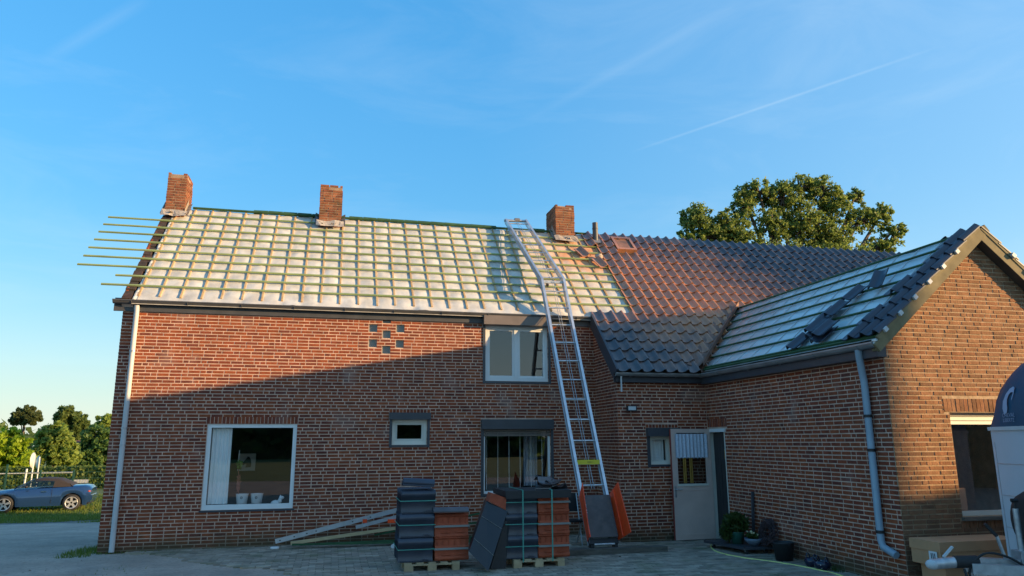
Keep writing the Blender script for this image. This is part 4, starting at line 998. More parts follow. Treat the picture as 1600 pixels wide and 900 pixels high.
# ---------------------------------------------------------------- plants and pots by the side wall
def leaves(mb, centre, rad, n, size, rnd, up=0.0, shell=.5, aspect=1.6, droop=0):
    c = Vector(centre); rad = rad if isinstance(rad, (tuple, list)) else (rad,)*3
    for _ in range(n):
        d = Vector((rnd.gauss(0, 1), rnd.gauss(0, 1), rnd.gauss(0, 1))); d.normalize(); q = rnd.random()**shell
        p = c+Vector((d.x*rad[0], d.y*rad[1], d.z*rad[2]))*q
        a = Vector((rnd.gauss(0, 1), rnd.gauss(0, 1), rnd.gauss(0, 1)+up)); a.normalize()
        b = a.cross(Vector((rnd.gauss(0, 1), rnd.gauss(0, 1), rnd.gauss(0, 1)))); b.normalize()
        s_ = size*rnd.uniform(.6, 1.3); a *= s_*aspect*.5; b *= s_*.5
        mb.add([p-a, p-a*.1+b, p+a, p-a*.1-b], [(0, 1, 2, 3)], rnd.random())
rnd = random.Random(41)
dol = thing('plant_dolly', 'dark low wheeled platform holding plant pots by the side wall', 'dolly', (6.45, 10.9, 0), 0)
dfa, dfb, dfc, dfd = Vector((6.10, 11.55)), Vector((6.28, 10.62)), Vector((6.76, 10.55)), Vector((6.74, 11.55))
mbx = MB(); q = [dfa, dfb, dfc, dfd]; mbx.add([(p.x, p.y, .085) for p in q]+[(p.x, p.y, .125) for p in q], [(0, 3, 2, 1), (4, 5, 6, 7), (0, 1, 5, 4), (1, 2, 6, 5), (2, 3, 7, 6), (3, 0, 4, 7)], .5); mbx.build('platform', M['anthra'], dol)
for p in ((6.20, 11.40), (6.36, 10.68), (6.68, 10.66), (6.66, 11.40)):
    w_ = MB().tube([(p[0]-.018, p[1], .04), (p[0]+.018, p[1], .04)], .038, 12).build('caster', M['rubber'], dol)
    MB().box((p[0]-.026, p[1]-.015, .05), (p[0]+.026, p[1]+.015, .084), .5).build('fork', M['steel'], w_)
pot = thing('plant_pot', 'dark green pot with a bushy grassy plant on the wheeled platform', 'potted plant', (6.42, 11.1, .125))
MB().lathe([(.0, 0), (.085, 0), (.115, .17), (.12, .185), (.11, .185), (.10, .16), (.0, .16)], 18, Matrix.Translation((6.42, 11.02, .126))).build('pot', M['greenpot'], pot)
mbl = MB(); leaves(mbl, (6.42, 11.04, .44), (.20, .2, .17), 900, .04, rnd, .5, .6, 3.2); leaves(mbl, (6.32, 11.10, .30), (.16, .14, .14), 400, .035, rnd, 0, .6, 3.2); mbl.build('foliage', M['leaf_pot'], pot)
st = MB()
for k in range(14): a_ = rnd.uniform(0, 6.28); st.tube([(6.42, 11.02, .28), (6.42+.12*cos(a_), 11.02+.12*sin(a_), .30+rnd.uniform(.1, .28))], .004, 4)
st.build('stems', M['leaf_pot'], pot, kind='stuff')
bow = thing('flower_bowl', 'grey blue bowl of small pale flowers beside the dark twig wreath', 'flower bowl', (6.56, 10.78, .125))
MB().lathe([(.0, 0), (.06, 0), (.13, .075), (.14, .11), (.125, .11), (.11, .075), (.0, .06)], 18, Matrix.Translation((6.54, 10.75, .126))).build('bowl', M['bowl'], bow)
mbl = MB(); leaves(mbl, (6.54, 10.75, .27), (.11, .11, .06), 260, .035, rnd, 0, .6); mbl.build('foliage', M['leaf_pot'], bow)
for k in range(9): MB().sphere((6.54+rnd.uniform(-.1, .1), 10.75+rnd.uniform(-.1, .1), .29+rnd.uniform(0, .06)), .014, 6, 5).build('flower', M['flower'], bow)
wr = thing('twig_wreath', 'round dark wreath of twigs leaning on the side wall', 'wreath', (6.68, 10.6, .125))
tw = MB(frame((6.68, 10.56, .34), (0, 1, 0), (.25, 0, .97), (-.97, 0, .25)))
for k in range(260):
    a0 = rnd.uniform(0, 6.28); R_ = rnd.uniform(.10, .20); pts = []
    for i in range(4):
        a = a0+i*rnd.uniform(.2, .35); r_ = R_+rnd.uniform(-.03, .03); pts.append((r_*cos(a), r_*sin(a), rnd.uniform(-.06, .06)))
    tw.tube(pts, .0045, 4, None, None, False)
tw.build('twigs', M['twig'], wr, kind='stuff')
MB().bar((6.70, 11.02, .01), (6.775, 11.06, .92), .045, .03, .5, (1, 0, 0)).build('metal_post', M['anthra'], None, 'dark upright metal post leaning on the side wall behind the plants', 'post')
bu = thing('black_bucket', 'black plastic bucket standing beside the plant dolly', 'bucket', (6.57, 9.95, 0))
MB().lathe([(.0, .01), (.12, .0), (.15, .25), (.157, .26), (.157, .275), (.145, .275), (.14, .25), (.112, .015), (.0, .015)], 22, Matrix.Translation((6.56, 9.98, .0))).build('body', M['black'], bu)
for sg in (0, 1): MB().box((6.56-.012, 9.98+(.15 if sg else -.17), .235), (6.56+.012, 9.98+(.17 if sg else -.15), .265), .5).build('lug', M['black'], bu)
for k, (x, y, s_) in enumerate(((6.62, 9.42, .95), (6.60, 9.16, 1.15))):
    t = thing('handled_pot', ['smaller', 'larger'][k]+' of two dark blue speckled pots with ring handles by the wall', 'pot', (x, y, 0), 0)
    MB().lathe([(.0, .0), (.06*s_, .0), (.095*s_, .05), (.10*s_, .09), (.085*s_, .125), (.075*s_, .125), (.085*s_, .09), (.0, .03)], 18, Matrix.Translation((x, y, .004))).build('body', M['bluepot'], t)
    for sg in (-1, 1):
        pts = [(x+.0, y+sg*(.08*s_+.012*sin(pi*i/8)), .10+.085*sin(pi*i/8)) for i in range(9)]
        pts = [(x+.028*cos(pi*i/8), y+sg*(.082*s_), .10+.085*sin(pi*i/8)) for i in range(9)]
        MB().tube(pts, .009, 6).build('handle', M['bluepot'], t)
mbl = MB()
for k in range(90):
    a = rnd.uniform(0, 6.28); b = Vector((6.68+rnd.uniform(-.06, .06), 8.98+rnd.uniform(-.1, .1), 0)); tip = b+Vector((.05*cos(a), .05*sin(a), rnd.uniform(.05, .13))); s_ = Vector((-sin(a), cos(a), 0))*.004
    mbl.add([b-s_, b+s_, tip], [(0, 1, 2)], rnd.random())
mbl.build('grass_tuft', M['leaf_pot'], None, 'tuft of grass growing at the wall foot behind the blue pots', 'grass tuft')
hp = [(6.95, 12.05, .03), (6.72, 12.0, .02), (6.35, 11.75, .014), (6.08, 11.2, .014), (6.02, 10.75, .014), (6.13, 10.3, .014), (6.33, 9.9, .014), (6.46, 9.5, .014), (6.52, 9.1, .014), (6.53, 8.7, .014), (6.35, 8.2, .014), (5.9, 7.6, .014)]
def smoothpts(p, n=8):
    p = [Vector(q) for q in p]; out = []
    for i in range(len(p)-1):
        a, b, c, d = p[max(i-1, 0)], p[i], p[i+1], p[min(i+2, len(p)-1)]
        for k in range(n):
            t = k/n; out.append(.5*((2*b)+(c-a)*t+(2*a-5*b+4*c-d)*t*t+(3*b-a-3*c+d)*t**3))
    return out+[p[-1]]
MB().tube(smoothpts(hp), .014, 7).build('garden_hose', M['hose'], None, 'yellow green garden hose running from the doorway across the yard', 'hose')

# ---------------------------------------------------------------- cardboard boxes by the gable
bx0, by0 = 6.82, 7.20
cb = thing('cardboard_box', 'lower large cardboard box standing against the gable wall', 'cardboard box', (7.35, 7.45, 0), 0, 'cardboard boxes by the gable')
FB = frame((6.80, 7.72, 0), Vector((1, .0, 0)).normalized(), (0, -1, 0), (0, 0, 1))
MB(FB).box((.06, .06, .0), (1.30, .42, .33), .5).build('carton', M['card'], cb)
MB(FB).box((.40, .421, .20), (.62, .424, .31), .5).build('shipping_label', M['paper'], cb)
for k in range(5): MB(FB).box((.42+k*.035, .4245, .22), (.435+k*.035, .4255, .29), .5).build('label_print', M['print'], cb)
cb2 = thing('cardboard_box', 'upper flat cardboard box with a taped lid on the large one by the gable', 'cardboard box', (7.35, 7.45, .33), 0, 'cardboard boxes by the gable')
MB(FB).box((-.02, .02, .331), (1.18, .46, .49), .5).build('carton', M['card'], cb2)
MB(FB).box((-.03, .01, .491), (1.19, .47, .60), .5).build('carton_lid', M['card'], cb2)
MB(FB).box((-.034, .30, .39), (-.0305, .42, .49), .5).build('shipping_label', M['paper'], cb2)
for k in range(3): MB(FB).box((-.0355, .33+k*.025, .41), (-.0345, .342+k*.025, .47), .5).build('label_print', M['print'], cb2)

# ---------------------------------------------------------------- horse trailer
ax = Vector((.953, -.303, 0)); ay = Vector((.303, .953, 0)); TO = Vector((5.85, 6.42, 0))
FT = frame(TO, ax, ay, (0, 0, 1))                    # u back along the trailer, v to its far side
trl = thing('horse_trailer', 'pale panelled horse trailer with a rounded dark blue roof parked by the gable', 'horse trailer', tuple(FT @ Vector((2.2, 0, 0))))
U0, HW = 1.24, .86
bd = MB(FT); bd.box((U0, -HW, .45), (U0+2.9, HW, 1.86), .5); body = bd.build('body', M['trailwhite'], trl)
for z in (.8, 1.14, 1.48):
    MB(FT).box((U0-.004, -HW+.05, z), (U0+.0, HW-.05, z+.006), .5).build('panel_joint', M['steel'], body)
for v_ in (-HW+.05, HW-.05): MB(FT).box((U0-.003, v_-.003, .5), (U0+.001, v_+.003, 1.72), .5).build('panel_joint', M['steel'], body)
MB(FT).box((U0-.02, -HW-.02, 1.845), (U0+2.92, HW+.02, 1.885), .5).build('edge_trim', M['signgrey'], trl)
ro = MB(FT); vs = []; nu, nv = 14, 14
for i in range(nu+1):
    t = i/nu
    if t < .5: a = t/.5*pi/2; x = U0-.015+.55*(1-cos(a)); h_ = .80*sin(a)
    else: x = U0+.535+(t-.5)/.5*2.37; h_ = .80
    for j in range(nv+1):
        b = -1+2*j/nv; yy = HW*1.005*b; e = (1-abs(b)**9)
        vs.append((x, yy, 1.87+max(h_, .0)*e**.5))
ro.add(vs, [(i*(nv+1)+j, i*(nv+1)+j+1, (i+1)*(nv+1)+j+1, (i+1)*(nv+1)+j) for i in range(nu) for j in range(nv)], .5, None, True)
rf = ro.build('roof', M['trailblue'], trl)
# emblem: horse head crescent with the two words below, on the nose near the far side
zf0 = 1.98; FE = FT @ frame((U0-.045, .50, zf0), (0, -1, 0), (.12, 0, .993), (-.993, 0, .12))
em = MB(FE); outer = [(-.02, .03), (-.055, .10), (-.06, .18), (-.03, .26), (.02, .315), (.07, .335), (.105, .32)]; inner = [(.10, .27), (.06, .275), (.03, .25), (.012, .20), (.02, .15), (.035, .10), (.03, .055)]
pl_ = outer+inner; npl = len(pl_)
vs = [(x, y, .0) for x, y in pl_]; nn = len(outer)
em.add([(x, y, .004) for x, y in outer]+[(x, y, .004) for x, y in inner[::-1]], [(i, nn+i, nn+i+1, i+1) for i in range(nn-1)], .5)
em.add([(.10, .27, .004), (.105, .32, .004), (.112, .25, .004), (.095, .18, .004), (.088, .2, .004)], [(0, 1, 2), (0, 2, 3, 4)], .5)
FE2 = FE @ Matrix.Translation((0, 0, .02))
FTI = FT.inverted()
def hug(p):                                           # lay a point of the emblem on the curved nose
    q = FTI @ p; h_ = max(0, min(.75, q.z-1.87)); b = q.y/(HW*1.005); h_ = min(.79, h_/max(.3, (1-abs(b)**9)**.5))
    return FT @ Vector((U0-.03+.55*(1-cos(math.asin(h_/.80))), q.y, q.z))
em.v = [hug(p) for p in em.v]; em.build('emblem', M['logo'], rf)
for wd_, sz, dy in (('CHEVAL', .062, .005), ('LIBERTE', .058, -.048)):
    FX = FE @ Matrix.Translation((.055, dy, 0)); o = text(wd_, sz, FX, 'logo', rf)
    for v_ in o.data.vertices: v_.co = FX.inverted() @ hug(FX @ v_.co)
# drawbar, coupling, brake lever, jockey wheel, spare wheel
dbz = .50
for sg in (-1, 1): MB(FT).bar((.38, sg*.05, dbz), (U0+.5, sg*.55, dbz), .06, .10).build('drawbar', M['steel'], trl)
cp = MB(FT); cp.tube([(.02, 0, dbz+.03), (.20, 0, dbz+.05), (.42, 0, dbz+.06)], [.05, .055, .045], 12); cpo = cp.build('coupling', M['steel'], trl)
MB(FT).sphere((.03, 0, dbz+.03), (.07, .055, .05), 12, 8).build('ball_socket', M['signgrey'], cpo)
MB(FT).bar((.06, 0, dbz+.07), (.30, 0, dbz+.10), .035, .018).build('coupling_handle', M['signgrey'], cpo)
MB(FT).bar((.14, 0, dbz+.10), (.24, 0, dbz+.20), .03, .018).build('coupling_handle', M['signgrey'], cpo)
MB(FT).tube([(.24, 0, dbz+.055), (.46, 0, dbz+.06)], .06, 12).build('bellows', M['rubber'], trl)
MB(FT).bar((.44, 0, dbz+.04), (.85, 0, dbz+.02), .09, .12).build('overrun_housing', M['steel'], trl)
hb = MB(FT).bar((.74, .0, dbz+.06), (.68, .0, dbz+.30), .03, .02).build('brake_lever', M['steel'], trl)
MB(FT).bar((.68, .0, dbz+.30), (.58, .0, dbz+.42), .026, .026).build('lever_grip', M['black'], hb)
jw = MB(FT).tube([(.93, .06, .12), (.93, .06, dbz+.56)], .028, 12).build('jockey_wheel', M['steel'], trl)
MB(FT).tube([(.93, .06, dbz+.56), (.93, .06, dbz+.63)], .012, 8).tube([(.90, .06, dbz+.64), (.96, .06, dbz+.64)], .02, 8).build('crank', M['black'], jw)
MB(FT).tube([(.93, .03, .10), (.93, .09, .10)], .10, 16).build('wheel', M['rubber'], jw)
MB(FT).box((.86, -.05, dbz+.02), (1.0, .12, dbz+.16), .5).build('clamp', M['steel'], trl)
MB(FT).tube(smoothpts([(.30, -.05, dbz+.0), (.32, -.08, dbz-.12), (.38, -.06, dbz-.16), (.36, -.03, dbz-.02), (.5, -.06, dbz+.14), (.7, -.08, dbz+.12), (.9, -.1, dbz+.0)]), .012, 6).build('cable', M['rubber'], trl)
sw = MB(FT).lathe([(.0, -.10), (.20, -.10), (.27, -.085), (.30, -.03), (.30, .06), (.27, .09)], 24, frame((1.13, .10, .93), (0, 1, 0), (0, 0, 1), (1, 0, 0))).build('spare_wheel_cover', M['rubber'], trl)
for sg in (-1, 1):
    for u in (1.75+.0, 2.55): 
        w_ = MB(FT).tube([(U0+u-.3, sg*(HW-.02), .32), (U0+u-.3, sg*(HW+.17), .32)], .31, 20).build('wheel', M['rubber'], trl)
        MB(FT).tube([(U0+u-.3, sg*(HW+.0), .32), (U0+u-.3, sg*(HW+.175), .32)], .17, 14).build('rim', M['rim'], w_)
    MB(FT).box((U0+1.0, sg*(HW+.10)-.1, .63), (U0+2.7, sg*(HW+.10)+.1, .66), .5).build('mudguard', M['steel'], trl)

# ---------------------------------------------------------------- chair behind the lift
ch = thing('folding_chair', 'dark folding chair with metal legs standing behind the lift trolley', 'chair', (3.95, 12.3, 0))
o_ = atY(892, 800, 12.3); cx = o_.x
MB().box((cx-.17, 12.2, .40), (cx+.2, 12.55, .43), .5).build('seat', M['black'], ch)
MB().box((cx-.17, 12.53, .55), (cx+.2, 12.56, .86), .5).build('backrest', M['black'], ch)
for dx in (-.15, .18):
    MB().tube([(cx+dx, 12.54, .86), (cx+dx, 12.25, .0)], .011, 7).build('leg', M['steel'], ch)
    MB().tube([(cx+dx, 12.22, .42), (cx+dx, 12.58, .0)], .011, 7).build('leg', M['steel'], ch)

# ---------------------------------------------------------------- things on the living room sill
SD = .17
def sillthing(px, py): return atY(px, py, YF+SD)
MB(FF).box((WL[0]-.1, WL[2]-.04, -.62), (WL[1]+.1, WL[2]+.02, -.135), .5).build('window_board', M['white'], wl)
zs = WL[2]+.022
for k, px in enumerate((378, 401)):
    p = sillthing(px, 780); t = thing('white_pot', ['white tapered pot holding a dried flower stem on the living room sill', 'white tapered pot with a round motif beside the small white animal figure'][k], 'pot', (p.x, YF+SD, zs))
    MB().lathe([(.0, 0), (.075, 0), (.105, .22), (.108, .225), (.098, .225), (.07, .02), (.0, .02)], 18, Matrix.Translation((p.x, YF+SD, zs))).build('body', M['white'], t)
    MB().lathe([(.012, 0), (.02, 0), (.02, .003), (.012, .003)], 12, frame((p.x, YF+SD-.104, zs+.165), (1, 0, 0), (0, .12, .99), (0, -.99, .12))).build('motif', M['print'], t)
    if k == 0:
        MB().tube([(p.x-.06, YF+SD, zs+.2), (p.x-.09, YF+SD-.01, zs+.65)], .006, 5).build('stem', M['dried'], t)
        ml = MB(); leaves(ml, (p.x-.075, YF+SD-.01, zs+.42), (.03, .03, .15), 160, .03, rnd); ml.build('dried_flowers', M['dried'], t)
        ml = MB(); leaves(ml, (p.x-.08, YF+SD-.01, zs+.72), (.05, .05, .08), 120, .035, rnd); ml.build('foliage', M['leaf_olive'], t)
p = sillthing(433, 780); t = thing('animal_figure', 'small white lying animal figure on the living room sill', 'figurine', (p.x, YF+SD, zs))
fg = MB(); fg.sphere((p.x-.02, YF+SD, zs+.055), (.085, .05, .055), 14, 9); fg.sphere((p.x+.05, YF+SD-.02, zs+.10), (.035, .035, .055), 12, 8); fg.sphere((p.x+.075, YF+SD-.035, zs+.15), (.045, .03, .03), 12, 8); fg.build('body', M['white'], t)
for sg in (-1, 1): MB().sphere((p.x+.055, YF+SD-.02+sg*.02, zs+.175), (.012, .01, .02), 8, 6).build('ear', M['white'], t)
pc = atY(385.5, 722, YF+1.9); t = thing('horse_picture', 'square pale picture with a black horse head hanging in the living room', 'picture', (pc.x, YF+1.9, pc.z-.17))
FPIC = frame((pc.x, YF+1.9, pc.z), (1, 0, 0), (0, 0, 1), (0, -1, 0)); s_ = .165
MB(FPIC).box((-s_, -s_, 0), (s_, s_, .02), .5).build('canvas', M['cream'], t)
hh = [(-.02, -.10), (.085, -.10), (.09, -.02), (.075, .05), (.05, .09), (.035, .12), (.025, .095), (.012, .12), (.005, .088), (-.03, .04), (-.085, -.03), (-.09, -.055), (-.07, -.07), (-.05, -.05), (-.02, -.035), (0, -.05)]
MB(FPIC).prism(hh, .021, .024, .5).build('horse_head', M['print'], t)
MB(FF).box((-1.62, 1.42, -.5), (-1.61, 1.62, -.49), .5).build('window_stay', M['white'], wl)
# box standing inside the gable window
MB(FG).box((GW[0]+.02, GW[2]+.04, -.75), (GW[0]+.44, GW[2]+.32, -.35), .5).build('storage_carton', M['card'], None, 'pale carton standing inside the gable window', 'cardboard box')

# ---------------------------------------------------------------- blue convertible on the verge
cz = gz(31); P_f, P_r = atZ(4, 802, cz), atZ(110, 798.3, cz)
cdx = (P_r-P_f); wb = cdx.length; cdx.normalize()
FC = frame((P_f+P_r)/2+Vector((0, .0, 0)), -cdx, Vector((0, 0, 1)).cross(-cdx), (0, 0, 1))    # u forward (to the left), v... z up
car = thing('convertible_car', 'blue two seat convertible with a brown soft top parked on the grass verge', 'car', tuple(FC.to_translation()))
FC = FC @ Matrix.Scale(1, 4); sidev = FC.col[1].xyz
# v axis: make the visible side the smaller v
if (sidev).dot(CAMP-FC.to_translation()) < 0: FC = FC @ Matrix.Diagonal((1, -1, 1, 1))
hwb = wb/2; cw = .84; FC = FC @ Matrix.Translation((0, -cw+.06, 0))       # wheels' outer faces at v = cw on the near side
import itertools
def hood(u):
    if u > 1.85: return .50
    pts = [(-1.72, .68), (-1.66, .76), (-1.60, .84), (-1.45, .89), (-1.0, .885), (-.6, .86), (.2, .83), (.75, .80), (1.2, .76), (1.6, .68), (1.85, .55), (1.99, .45)]
    for (a, b), (c, d_) in zip(pts, pts[1:]):
        if a <= u <= c: return b+(d_-b)*(u-a)/(c-a)
    return .7
stn = sorted(set([-1.66, -1.63, -1.58, -1.52, -.7, -.4, 0, .3, .6, 1.65, 1.8, 1.92, 1.99]+[s*hwb+d for s in (-1, 1) for d in (-.36, -.33, -.27, -.18, -.08, 0, .08, .18, .27, .33, .36)]))
rings = []
for u in stn:
    low = .20
    for s in (-1, 1):
        dd_ = u-s*hwb
        if abs(dd_) < .345: low = max(low, .30+sqrt(max(0, .345**2-dd_**2)))
    if u < -1.55: low = max(low, .30)
    w = cw*(1-.10*max(0, (abs(u)-1.3)/.7)**2)-.0
    t_ = hood(u); zb = min(low, t_-.12); mid = zb+(t_-zb)*.45
    r_ = [(u, w-.03, zb), (u, w, mid), (u, w-.03, t_-.07), (u, w-.14, t_), (u, w*.5, t_+.025), (u, 0, t_+.035)]
    rings.append(r_+[(p[0], -p[1], p[2]) for p in r_[::-1][1:]])
cb_ = MB(FC); n = len(rings[0])
cb_.add([p for r_ in rings for p in r_], [(i*n+j, i*n+j+1, (i+1)*n+j+1, (i+1)*n+j) for i in range(len(rings)-1) for j in range(n-1)], .5, None, True)
cb_.add(rings[0], [tuple(range(n))], .5); cb_.add(rings[-1], [tuple(range(n))[::-1]], .5)
cbo = cb_.build('body', M['carblue'], car)
MB(FC).box((-1.6, -cw+.12, .22), (1.85, cw-.12, .62), .5).build('underbody', M['black'], car)
top = MB(FC)
tp_ = [(-1.05, .90, .70), (-.92, 1.0, .62), (-.55, 1.16, .56), (-.1, 1.20, .55), (.22, 1.16, .56)]
vs = []
for u, z, w in tp_: vs += [(u, w+.06, z-.12 if u > -.9 else z-.03), (u, w, z-.03), (u, w*.6, z), (u, 0, z+.015), (u, -w*.6, z), (u, -w, z-.03), (u, -w-.06, z-.12 if u > -.9 else z-.03)]
top.add(vs, [(i*7+j, i*7+j+1, (i+1)*7+j+1, (i+1)*7+j) for i in range(len(tp_)-1) for j in range(6)], .5, None, True)
for sg in (1, -1): top.add([(-1.05, sg*.72, .87), (-.40, sg*.74, .86), (-.42, sg*.62, 1.06), (-.55, sg*.62, 1.06), (-.92, sg*.67, .98)], [(0, 1, 2, 3, 4)], .5)
top.build('soft_top', M['softtop'], car)
MB(FC).add([(.25, .55, 1.15), (.25, -.55, 1.15), (.80, -.66, .83), (.80, .66, .83)], [(0, 1, 2, 3)], .5).build('windscreen', M['glassdark'], car)
for sg in (1, -1):
    MB(FC).bar((.82, sg*.67, .82), (.24, sg*.57, 1.16), .05, .04).build('windscreen_pillar', M['carblue'], car)
    MB(FC).add([(-.40, sg*.735, .86), (.74, sg*.70, .83), (.24, sg*.60, 1.12), (-.42, sg*.615, 1.08)], [(0, 1, 2, 3)], .5).build('side_window', M['glassdark'], car)
    MB(FC).sphere((.42, sg*.86, .90), (.06, .09, .05), 10, 7).build('wing_mirror', M['black'], car)
    MB(FC).box((-.22, sg*(cw-.012)-.012, .70), (-.05, sg*(cw-.012)+.014, .735), .5).build('door_handle', M['chrome'], car)
    MB(FC).box((-.40, sg*(cw-.002)-.004, .30), (-.392, sg*(cw-.002)+.003, .84), .5).build('door_gap', M['black'], car)
    MB(FC).sphere((-1.585, sg*.71, .69), (.08, .12, .055), 12, 8).build('tail_lamp', M['lamp_red'], car)
    MB(FC).sphere((1.80, sg*.55, .60), (.12, .14, .05), 12, 8).build('headlamp', M['glass'], car)
    for s in (-1, 1):
        Wf = FC @ frame((s*hwb, sg*(cw-.20), .295), (1, 0, 0), (0, 0, 1), (0, sg, 0))
        wh = bpy.data.objects.new('wheel', None); put(wh, Matrix.Translation((Wf).to_translation()), car)
        MB(Wf).lathe([(.205, .0), (.285, .0), (.295, .03), (.295, .16), (.28, .185), (.205, .18)], 24).build('tyre', M['rubber'], wh)
        MB(Wf).lathe([(.205, .05), (.21, .185), (.19, .175), (.185, .08), (.0, .06)], 24).build('rim', M['black'], wh)
        for k in range(5):
            a = k*2*pi/5+.3; MB(Wf).bar((.03*cos(a), .03*sin(a), .165), (.20*cos(a), .20*sin(a), .17), .075, .02, .5).build('spoke', M['rim'], wh)
        MB(Wf).lathe([(.185, .165), (.215, .19), (.205, .192), (.185, .18)], 24).build('rim_lip', M['rim'], wh)
MB(FC).box((-1.70, -.70, .36), (-1.62, .70, .54), .5).build('rear_bumper', M['carblue'], car)

# ---------------------------------------------------------------- verge, fence, hedge, signs
gb_ = MB(); rg = random.Random(77)
def tufts(mb, n, x0, x1, y0, y1, h, w=.012, cl=None):
    for _ in range(n):
        x, y = rg.uniform(x0, x1), rg.uniform(y0, y1)
        if cl and noise.noise(Vector((x*.9, y*.9, 2))) < cl: continue
        z = gz(y)-.012; a = rg.uniform(0, 6.28); hh_ = h*rg.uniform(.4, 1.2)
        mb.add([(x-w*cos(a), y-w*sin(a), z), (x+w*cos(a), y+w*sin(a), z), (x+rg.uniform(-.5, .5)*hh_, y+rg.uniform(-.5, .5)*hh_, z+hh_)], [(0, 1, 2)], rg.random())
tufts(gb_, 26000, -17, -4, 25.2, 40, .12, .018); tufts(gb_, 9000, -14, -4, 23.7, 26.2, .07, .014, .05)
tufts(gb_, 700, -4.15, -3.66, 13.2, 14.8, .08, .008, .0); tufts(gb_, 500, -3.62, -1.6, 13.48, 13.62, .05, .006, .0)
tufts(gb_, 2600, -3.4, 6.7, 8.6, 13.6, .035, .006, .28); tufts(gb_, 700, 5.0, 6.8, 8, 12.5, .03, .005, .1)
gb_.build('grass', M['blade'], None, 'grass on the verge beside the road and along the wall foot', 'grass', None, 'stuff')
gr = MB(); rg2 = random.Random(15)
for _ in range(5200):
    x, y = rg2.uniform(-9, 6.7), rg2.uniform(6.5, 16); 
    if y > 13.5 and x > -3.7: continue
    if noise.noise(Vector((x*.6, y*.6, 7))) < rg2.uniform(-.5, .3): continue
    s_ = rg2.uniform(.004, .014)*(2.2 if rg2.random() < .03 else 1); z = gz(y)+.002+(.014 if x > -2.5 and y > 9 else 0)
    vs = [Vector((x+rg2.uniform(-1, 1)*s_, y+rg2.uniform(-1, 1)*s_, z+(s_*.7 if k_ == 0 else 0))) for k_ in range(4)]
    gr.add(vs, [(0, 1, 2), (0, 2, 3), (0, 3, 1)])
gr.build('gravel', M['rubble'], None, 'loose grit and crumbs of mortar scattered over the yard', 'grit', None, 'stuff')
fy = 34.8; zf1 = gz(fy)
fn = thing('wire_fence', 'green wire mesh fence with posts along the verge behind the blue car', 'fence', (-12, fy, zf1))
for k in range(14): x = -20.5+k*1.25; MB().box((x-.03, fy-.03, zf1), (x+.03, fy+.03, zf1+1.35+(.25 if k % 3 == 0 else 0)), .5).build('post', M['fencegreen'], fn)
for z in (.25, .5, .75, 1.0, 1.25): MB().box((-21, fy-.035, zf1+z), (-4, fy-.031, zf1+z+.02), .5).build('rail', M['fencegreen'], fn)
wi = MB(); x = -20
while x < -4.5: wi.box((x, fy-.03, zf1+.05), (x+.008, fy-.024, zf1+1.25), .5); x += .11
wi.build('mesh_wires', M['fencegreen'], fn, kind='stuff')
gt = thing('field_gate', 'pale tubular gate rail with an orange white barrier post beyond the car', 'gate', (-13.6, 37, zf1))
MB().tube([(-17, 37, zf1+1.15), (-11.2, 37, zf1+1.17)], .035, 8).build('top_rail', M['signgrey'], gt)
MB().tube([(-17, 37, zf1+.45), (-11.2, 37, zf1+.45)], .03, 8).build('lower_rail', M['signgrey'], gt)
for x in (-14.3, -13.1): MB().tube([(x, 37, zf1), (x+.05, 37, zf1+1.35)], .045, 8).build('post', M['signgrey'] if x > -14 else M['tile_back'], gt)
MB().bar((-14.9, 36.9, zf1+.75), (-14.2, 36.9, zf1+1.2), .06, .12).build('barrier_arm', M['tile_back'], gt)
def sign(px, pt, pb, Y, r, m, label):
    a, b = atY(px, pt, Y), atY(px, pb, Y); zg = gz(Y); t = thing('road_sign', label, 'road sign', (a.x, Y, zg))
    MB().tube([(a.x, Y, zg), (a.x, Y, a.z)], .035, 8).build('pole', M['signgrey'], t)
    zc = (a.z+b.z)/2; F = frame((a.x-.02, Y-.06, zc), Vector((.0, 1, 0)).normalized(), (0, 0, 1), Vector((1, 0, 0)).normalized())
    MB(F).lathe([(0, 0), (r, 0), (r, .015), (0, .015)], 20).build('disc', M[m], t)
sign(54, 709, 729, 40, .36, 'signgrey', 'round pale traffic sign seen edge on behind the fence')
sign(62, 714, 730, 43, .32, 'signblue', 'blue sign on a pole just behind the round pale sign')
p = atY(124, 752, 35.5); MB().box((p.x-.36, 35.5, p.z-.07), (p.x+.34, 35.52, p.z+.07), .5).build('notice_board', M['signgrey'], None, 'small white plate fixed low behind the green fence', 'sign')
hd_ = thing('hedge', 'long clipped green hedge running behind the fence', 'hedge', (-17, 46, gz(46)))
hm = MB(); x = -32
MB().box((-33, 45.7, gz(46)), (-7, 46.5, .35), .5).build('core', M['leaf_dark'], hd_)
rh = random.Random(5)
for k in range(9000):
    x, z = rh.uniform(-33, -7), rh.uniform(gz(46), .50); s_ = rh.uniform(.05, .11); y = 45.66+rh.uniform(-.15, .1) if rh.random() < .75 else rh.uniform(45.7, 46.5)
    if y > 45.8: z = .40+rh.uniform(-.05, .12)
    a = Vector((rh.gauss(0, 1), rh.gauss(0, 1), rh.gauss(0, 1))).normalized()*s_; b = a.cross(Vector((rh.gauss(0, 1), rh.gauss(0, 1), rh.gauss(0, 1)))).normalized()*s_
    hm.add([(x, y, z)-Vector(a) if 0 else Vector((x, y, z))-a, Vector((x, y, z))+b, Vector((x, y, z))+a, Vector((x, y, z))-b], [(0, 1, 2, 3)], rh.random())
hm.build('foliage', M['leaf_green'], hd_)

